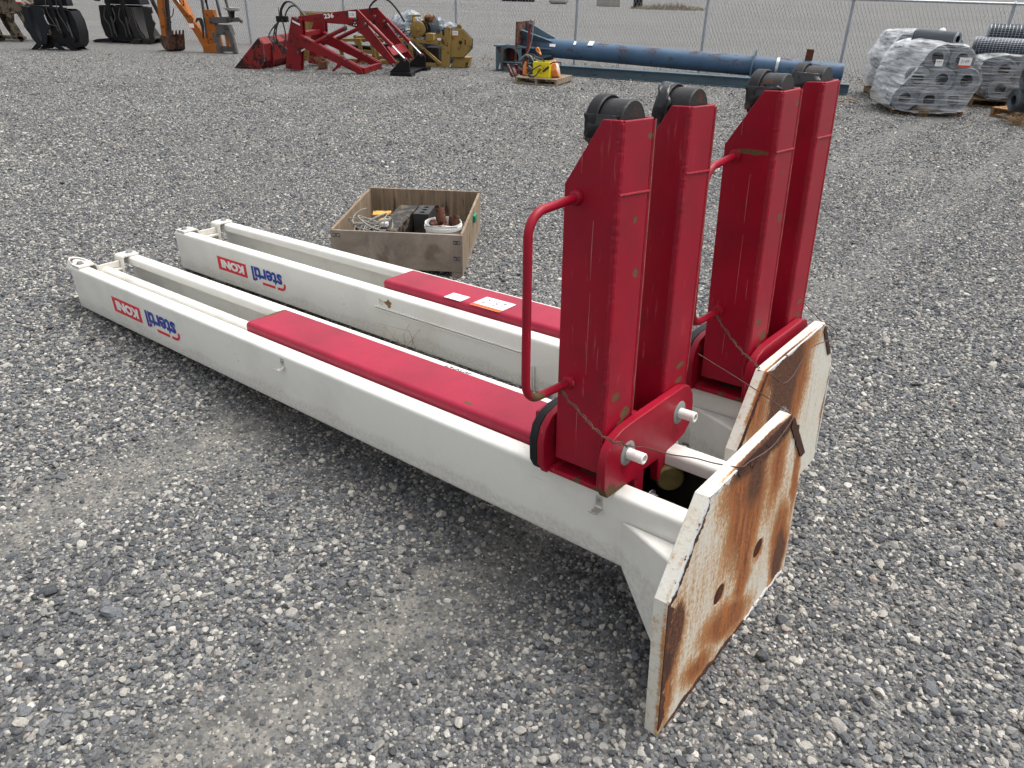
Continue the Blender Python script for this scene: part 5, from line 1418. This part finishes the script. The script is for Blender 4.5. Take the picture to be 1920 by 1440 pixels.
# ------------------------------------------------------------------ far things beyond the fence
CONC = plain('weathered_concrete', S(150, 146, 138), .9, var=.15, scale=3, bump=.4, bscale=12, bdist=.02)
MB().prism([(-.75, 0), (-.70, 1.0), (.70, 1.0), (.75, 0)], -.4, .4, axis=1).build('concrete_block', CONC, None, bevel=.04, label='pale concrete block far beyond the fence', cat='block').location = (5.75, 55.2, 0)
dr = thing('steel_drum', 'dark drum standing by the dry brush far beyond the fence', 'drum', (7.4, 53.0, 0))
MB().lathe([(.0, 0), (.29, 0), (.30, .02), (.29, .3), (.305, .32), (.29, .34), (.29, .6), (.305, .62), (.29, .64), (.29, .88), (.27, .90), (.0, .89)], (0, 0, 0), (0, 0, 1), 24).build('drum_shell', MBLACK, dr)
MB().lathe([(.0, .895), (.28, .905), (.28, .94), (.0, .95)], (0, 0, 0), (0, 0, 1), 24).build('drum_lid', plain('yellow_lid', S(196, 170, 60), .5), dr)
wt = MB().lathe([(.0, -.7), (.3, -.68), (.42, -.5), (.44, 0), (.42, .5), (.3, .68), (.0, .7)], (0, 0, .42), (1, .2, 0), 24).build('white_tank', plain('white_tank_paint', (.6, .61, .6, 1), .5), None, label='small white tank lying far beyond the fence', cat='tank')
wt.location = (2.55, 57.5, 0)
for i, x in enumerate((-.95, -.25, .5)):
    ty = MB().lathe([(.28, -.11), (.44, -.12), (.50, -.06), (.50, .06), (.44, .12), (.28, .11)], (0, 0, .13), (0, 0, 1), 24, closed=True).build('old_tyre', BLACK, None, label=('left', 'middle', 'right')[i] + ' black tyre of three lying flat far beyond the fence', cat='tyre', group='old tyres far beyond the fence')
    ty.location = (x, 61.0, 0)
rd = random.Random(5)
mb = MB()
for i in range(700):
    a, d = rd.uniform(0, 6.28), math.sqrt(rd.random())
    x, y = 9.2 + 2.4 * d * math.cos(a), 52.0 + 1.6 * d * math.sin(a)
    h = rd.uniform(.1, .5) * (1.1 - d * .8)
    mb.tube([(x, y, 0), (x + rd.uniform(-.2, .2), y + rd.uniform(-.2, .2), h)], [.02, .006], 3, caps=False)
mb.build('dry_brush', plain('grey_straw', S(132, 120, 100), .9, var=.3, bump=0), None, label='patch of dry straw brush far beyond the fence', cat='brush', kind='stuff')
mb = MB()
for i in range(1600):
    t = rd.uniform(-2, 17)
    p = Vector((-6.6, 19.95, 0)) + Vector((math.cos(math.radians(-20.378)), math.sin(math.radians(-20.378)), 0)) * t
    cl = (math.sin(t * 2.3) + math.sin(t * 5.1 + 1) + 2) / 4
    if rd.random() > cl ** 2 + .05: continue
    x, y = p.x + rd.uniform(-.12, .25), p.y + rd.uniform(-.2, .15)
    mb.tube([(x, y, -.01), (x + rd.uniform(-.06, .06), y + rd.uniform(-.06, .06), rd.uniform(.02, .10))], [.005, .002], 3, caps=False)
mb.build('fence_grass', DRY, None, label='thin dry grass along the foot of the fence', cat='grass', kind='stuff')

# ------------------------------------------------------------------ loose gravel: real stones near, thinning out with distance
def stone_mesh(i):
    bm = bmesh.new(); bmesh.ops.create_icosphere(bm, subdivisions=2, radius=.5)
    rd = random.Random(100 + i)
    pl_ = [(Vector((rd.gauss(0, 1), rd.gauss(0, 1), rd.gauss(0, 1))).normalized(), rd.uniform(.24, .40)) for _ in range(10)]
    for v in bm.verts:
        for n_, d_ in pl_:
            k = v.co.dot(n_)
            if k > d_: v.co -= n_ * (k - d_) * .97
        v.co *= rd.uniform(.97, 1.03)
    me = bpy.data.meshes.new('stone_%d' % i); bm.to_mesh(me); bm.free()
    me.polygons.foreach_set('use_smooth', [True] * len(me.polygons))
    me.set_sharp_from_angle(angle=math.radians(28))
    return me
def stone_mat():
    m = M('gravel_stone')
    r = m.n('ObjectInfo', out=5)
    c = m.ramp(r, [(0, S(74, 76, 79)), (.10, S(90, 92, 95)), (.26, S(106, 108, 111)), (.42, S(119, 120, 121)), (.54, S(112, 115, 118)), (.62, S(134, 134, 131)), (.71, S(149, 146, 141)), (.80, S(168, 164, 156)), (.89, S(184, 180, 172)), (.96, S(160, 149, 140)), (.975, S(200, 196, 188))], 'CONSTANT')
    n = m.noise(3.5, 5, .7)
    c = m.mix(1.0, c, m.ramp(n, [(.3, .72), (.7, 1.22)]), 'MULTIPLY')
    c = m.mix(m.ramp(m.noise(1.1, 3), [(.5, 0), (.75, .25)]), c, S(132, 126, 116))
    return m.done(c, .8, normal=m.bump(n, .4, .05), spec=.3)
SM = stone_mat()
stones = bpy.data.collections.new('stones')
for i in range(10):
    sm_ = stone_mesh(i); sm_.materials.append(SM)
    stones.objects.link(bpy.data.objects.new('stone', sm_))

def scatter(y0, y1, spacing, smin, smed, sig, keep=1.0, margin=1.0):
    xs = np.arange(-13, 13.5, spacing); ys = np.arange(y0, y1, spacing)
    gx_, gy_ = np.meshgrid(xs, ys)
    x = (gx_ + rng.uniform(-.55, .55, gx_.shape) * spacing).ravel(); y = (gy_ + rng.uniform(-.55, .55, gx_.shape) * spacing).ravel()
    ok = np.abs(x) < .70 * y + margin * .55 + .25
    ok &= rng.random(len(x)) < keep
    x, y = x[ok], y[ok]
    t = UA[0] * x + UA[1] * y + .08 * np.sin(3.1 * x + 1.3 * y) + .05 * np.sin(7 * x - 3 * y)
    thin = np.zeros(len(x))
    for c_, w_ in TRACKS:
        thin = np.maximum(thin, np.clip(1.25 - np.abs(t - c_) / (w_ * 1.7), 0, 1))
    thin = thin * np.clip(1 - (-UA[0] * y + UA[1] * x - 1.5) / .9, 0, 1)
    pat = .5 + .25 * np.sin(1.9 * x + .8 * y + 1) + .25 * np.sin(2.7 * y - 1.6 * x)
    thin = np.clip(np.maximum(thin * .17, (pat > .88) * .12), 0, 1)
    far = np.clip((y - 8.0) / (y1 - 8.0), 0, 1) if y1 > 10 else np.zeros(len(x))
    thin = np.maximum(thin, far)
    ok = rng.random(len(x)) > thin
    x, y, th_ = x[ok], y[ok], thin[ok]
    s = np.clip(smed * np.exp(rng.normal(0, sig, len(x))), smin, .055) * np.where(y > 8.0, 1, 1 - 1.5 * np.minimum(th_, .17))
    return x, y, s
parts = [scatter(.75, 4.2, .0132, .006, .0141, .34), scatter(4.2, 7.2, .0145, .008, .0138, .32), scatter(.75, 3.2, .0135, .004, .0080, .25, .8), scatter(7.2, 18.0, .027, .012, .0185, .3)]
for mt_ in (mA, mB_):           # stones heaped against the foot of the base plates
    q_ = [mt_ @ Vector((CW / 2 + random.uniform(-.40, .40), random.choice((-1, 1)) * abs(random.gauss(0, .022)) + (.0 if random.random() < .5 else CT), -.23)) for _ in range(260)]
    parts.append((np.array([p.x for p in q_]), np.array([p.y for p in q_]), rng.uniform(.009, .021, len(q_))))
x = np.concatenate([p[0] for p in parts]); y = np.concatenate([p[1] for p in parts]); s = np.concatenate([p[2] for p in parts])
big = rng.random(len(x)) < .003
s = np.where(big, np.clip(s * 1.9, 0, .05), s)
N = len(x)
sc = np.stack([s * rng.uniform(.95, 1.35, N), s * rng.uniform(.85, 1.1, N), s * rng.uniform(.50, .85, N)], -1)
rot = np.stack([rng.normal(0, .32, N), rng.normal(0, .32, N), rng.uniform(0, 6.283, N)], -1)
tt = UA[0] * x + UA[1] * y
bury = np.zeros(N)
for c_, w_ in TRACKS:
    bury = np.maximum(bury, np.clip(1.2 - np.abs(tt - c_) / (w_ * 1.5), 0, 1))
z = ground_z(x, y) + sc[:, 2] * (rng.uniform(-.05, .32, N) - .22 * bury)
me = bpy.data.meshes.new('gravel')
me.vertices.add(N)
me.vertices.foreach_set('co', np.stack([x, y, z], -1).astype(np.float32).ravel())
for nm, typ, arr in (('rot', 'FLOAT_VECTOR', rot), ('scl', 'FLOAT_VECTOR', sc)):
    at = me.attributes.new(nm, typ, 'POINT'); at.data.foreach_set('vector', arr.astype(np.float32).ravel())
at = me.attributes.new('pick', 'INT', 'POINT'); at.data.foreach_set('value', rng.integers(0, 10, N).astype(np.int32))
gravel = link('gravel', me, None, kind='stuff', label='loose grey and cream crushed gravel covering the yard', cat='gravel')
ng = bpy.data.node_groups.new('scatter_stones', 'GeometryNodeTree')
ng.interface.new_socket('Geometry', in_out='INPUT', socket_type='NodeSocketGeometry')
ng.interface.new_socket('Geometry', in_out='OUTPUT', socket_type='NodeSocketGeometry')
gi, go = ng.nodes.new('NodeGroupInput'), ng.nodes.new('NodeGroupOutput')
ci = ng.nodes.new('GeometryNodeCollectionInfo')
ci.inputs['Collection'].default_value = stones
ci.inputs['Separate Children'].default_value = True
ci.inputs['Reset Children'].default_value = True
iop = ng.nodes.new('GeometryNodeInstanceOnPoints')
iop.inputs['Pick Instance'].default_value = True
def attr(nm, typ):
    a = ng.nodes.new('GeometryNodeInputNamedAttribute'); a.data_type = typ; a.inputs['Name'].default_value = nm
    return a.outputs['Attribute']
e2r = ng.nodes.new('FunctionNodeEulerToRotation')
ng.links.new(attr('rot', 'FLOAT_VECTOR'), e2r.inputs[0])
ng.links.new(gi.outputs[0], iop.inputs['Points'])
ng.links.new(ci.outputs[0], iop.inputs['Instance'])
ng.links.new(attr('pick', 'INT'), iop.inputs['Instance Index'])
ng.links.new(e2r.outputs[0], iop.inputs['Rotation'])
ng.links.new(attr('scl', 'FLOAT_VECTOR'), iop.inputs['Scale'])
ng.links.new(iop.outputs[0], go.inputs[0])
md = gravel.modifiers.new('stones', 'NODES'); md.node_group = ng
print('stones', N)
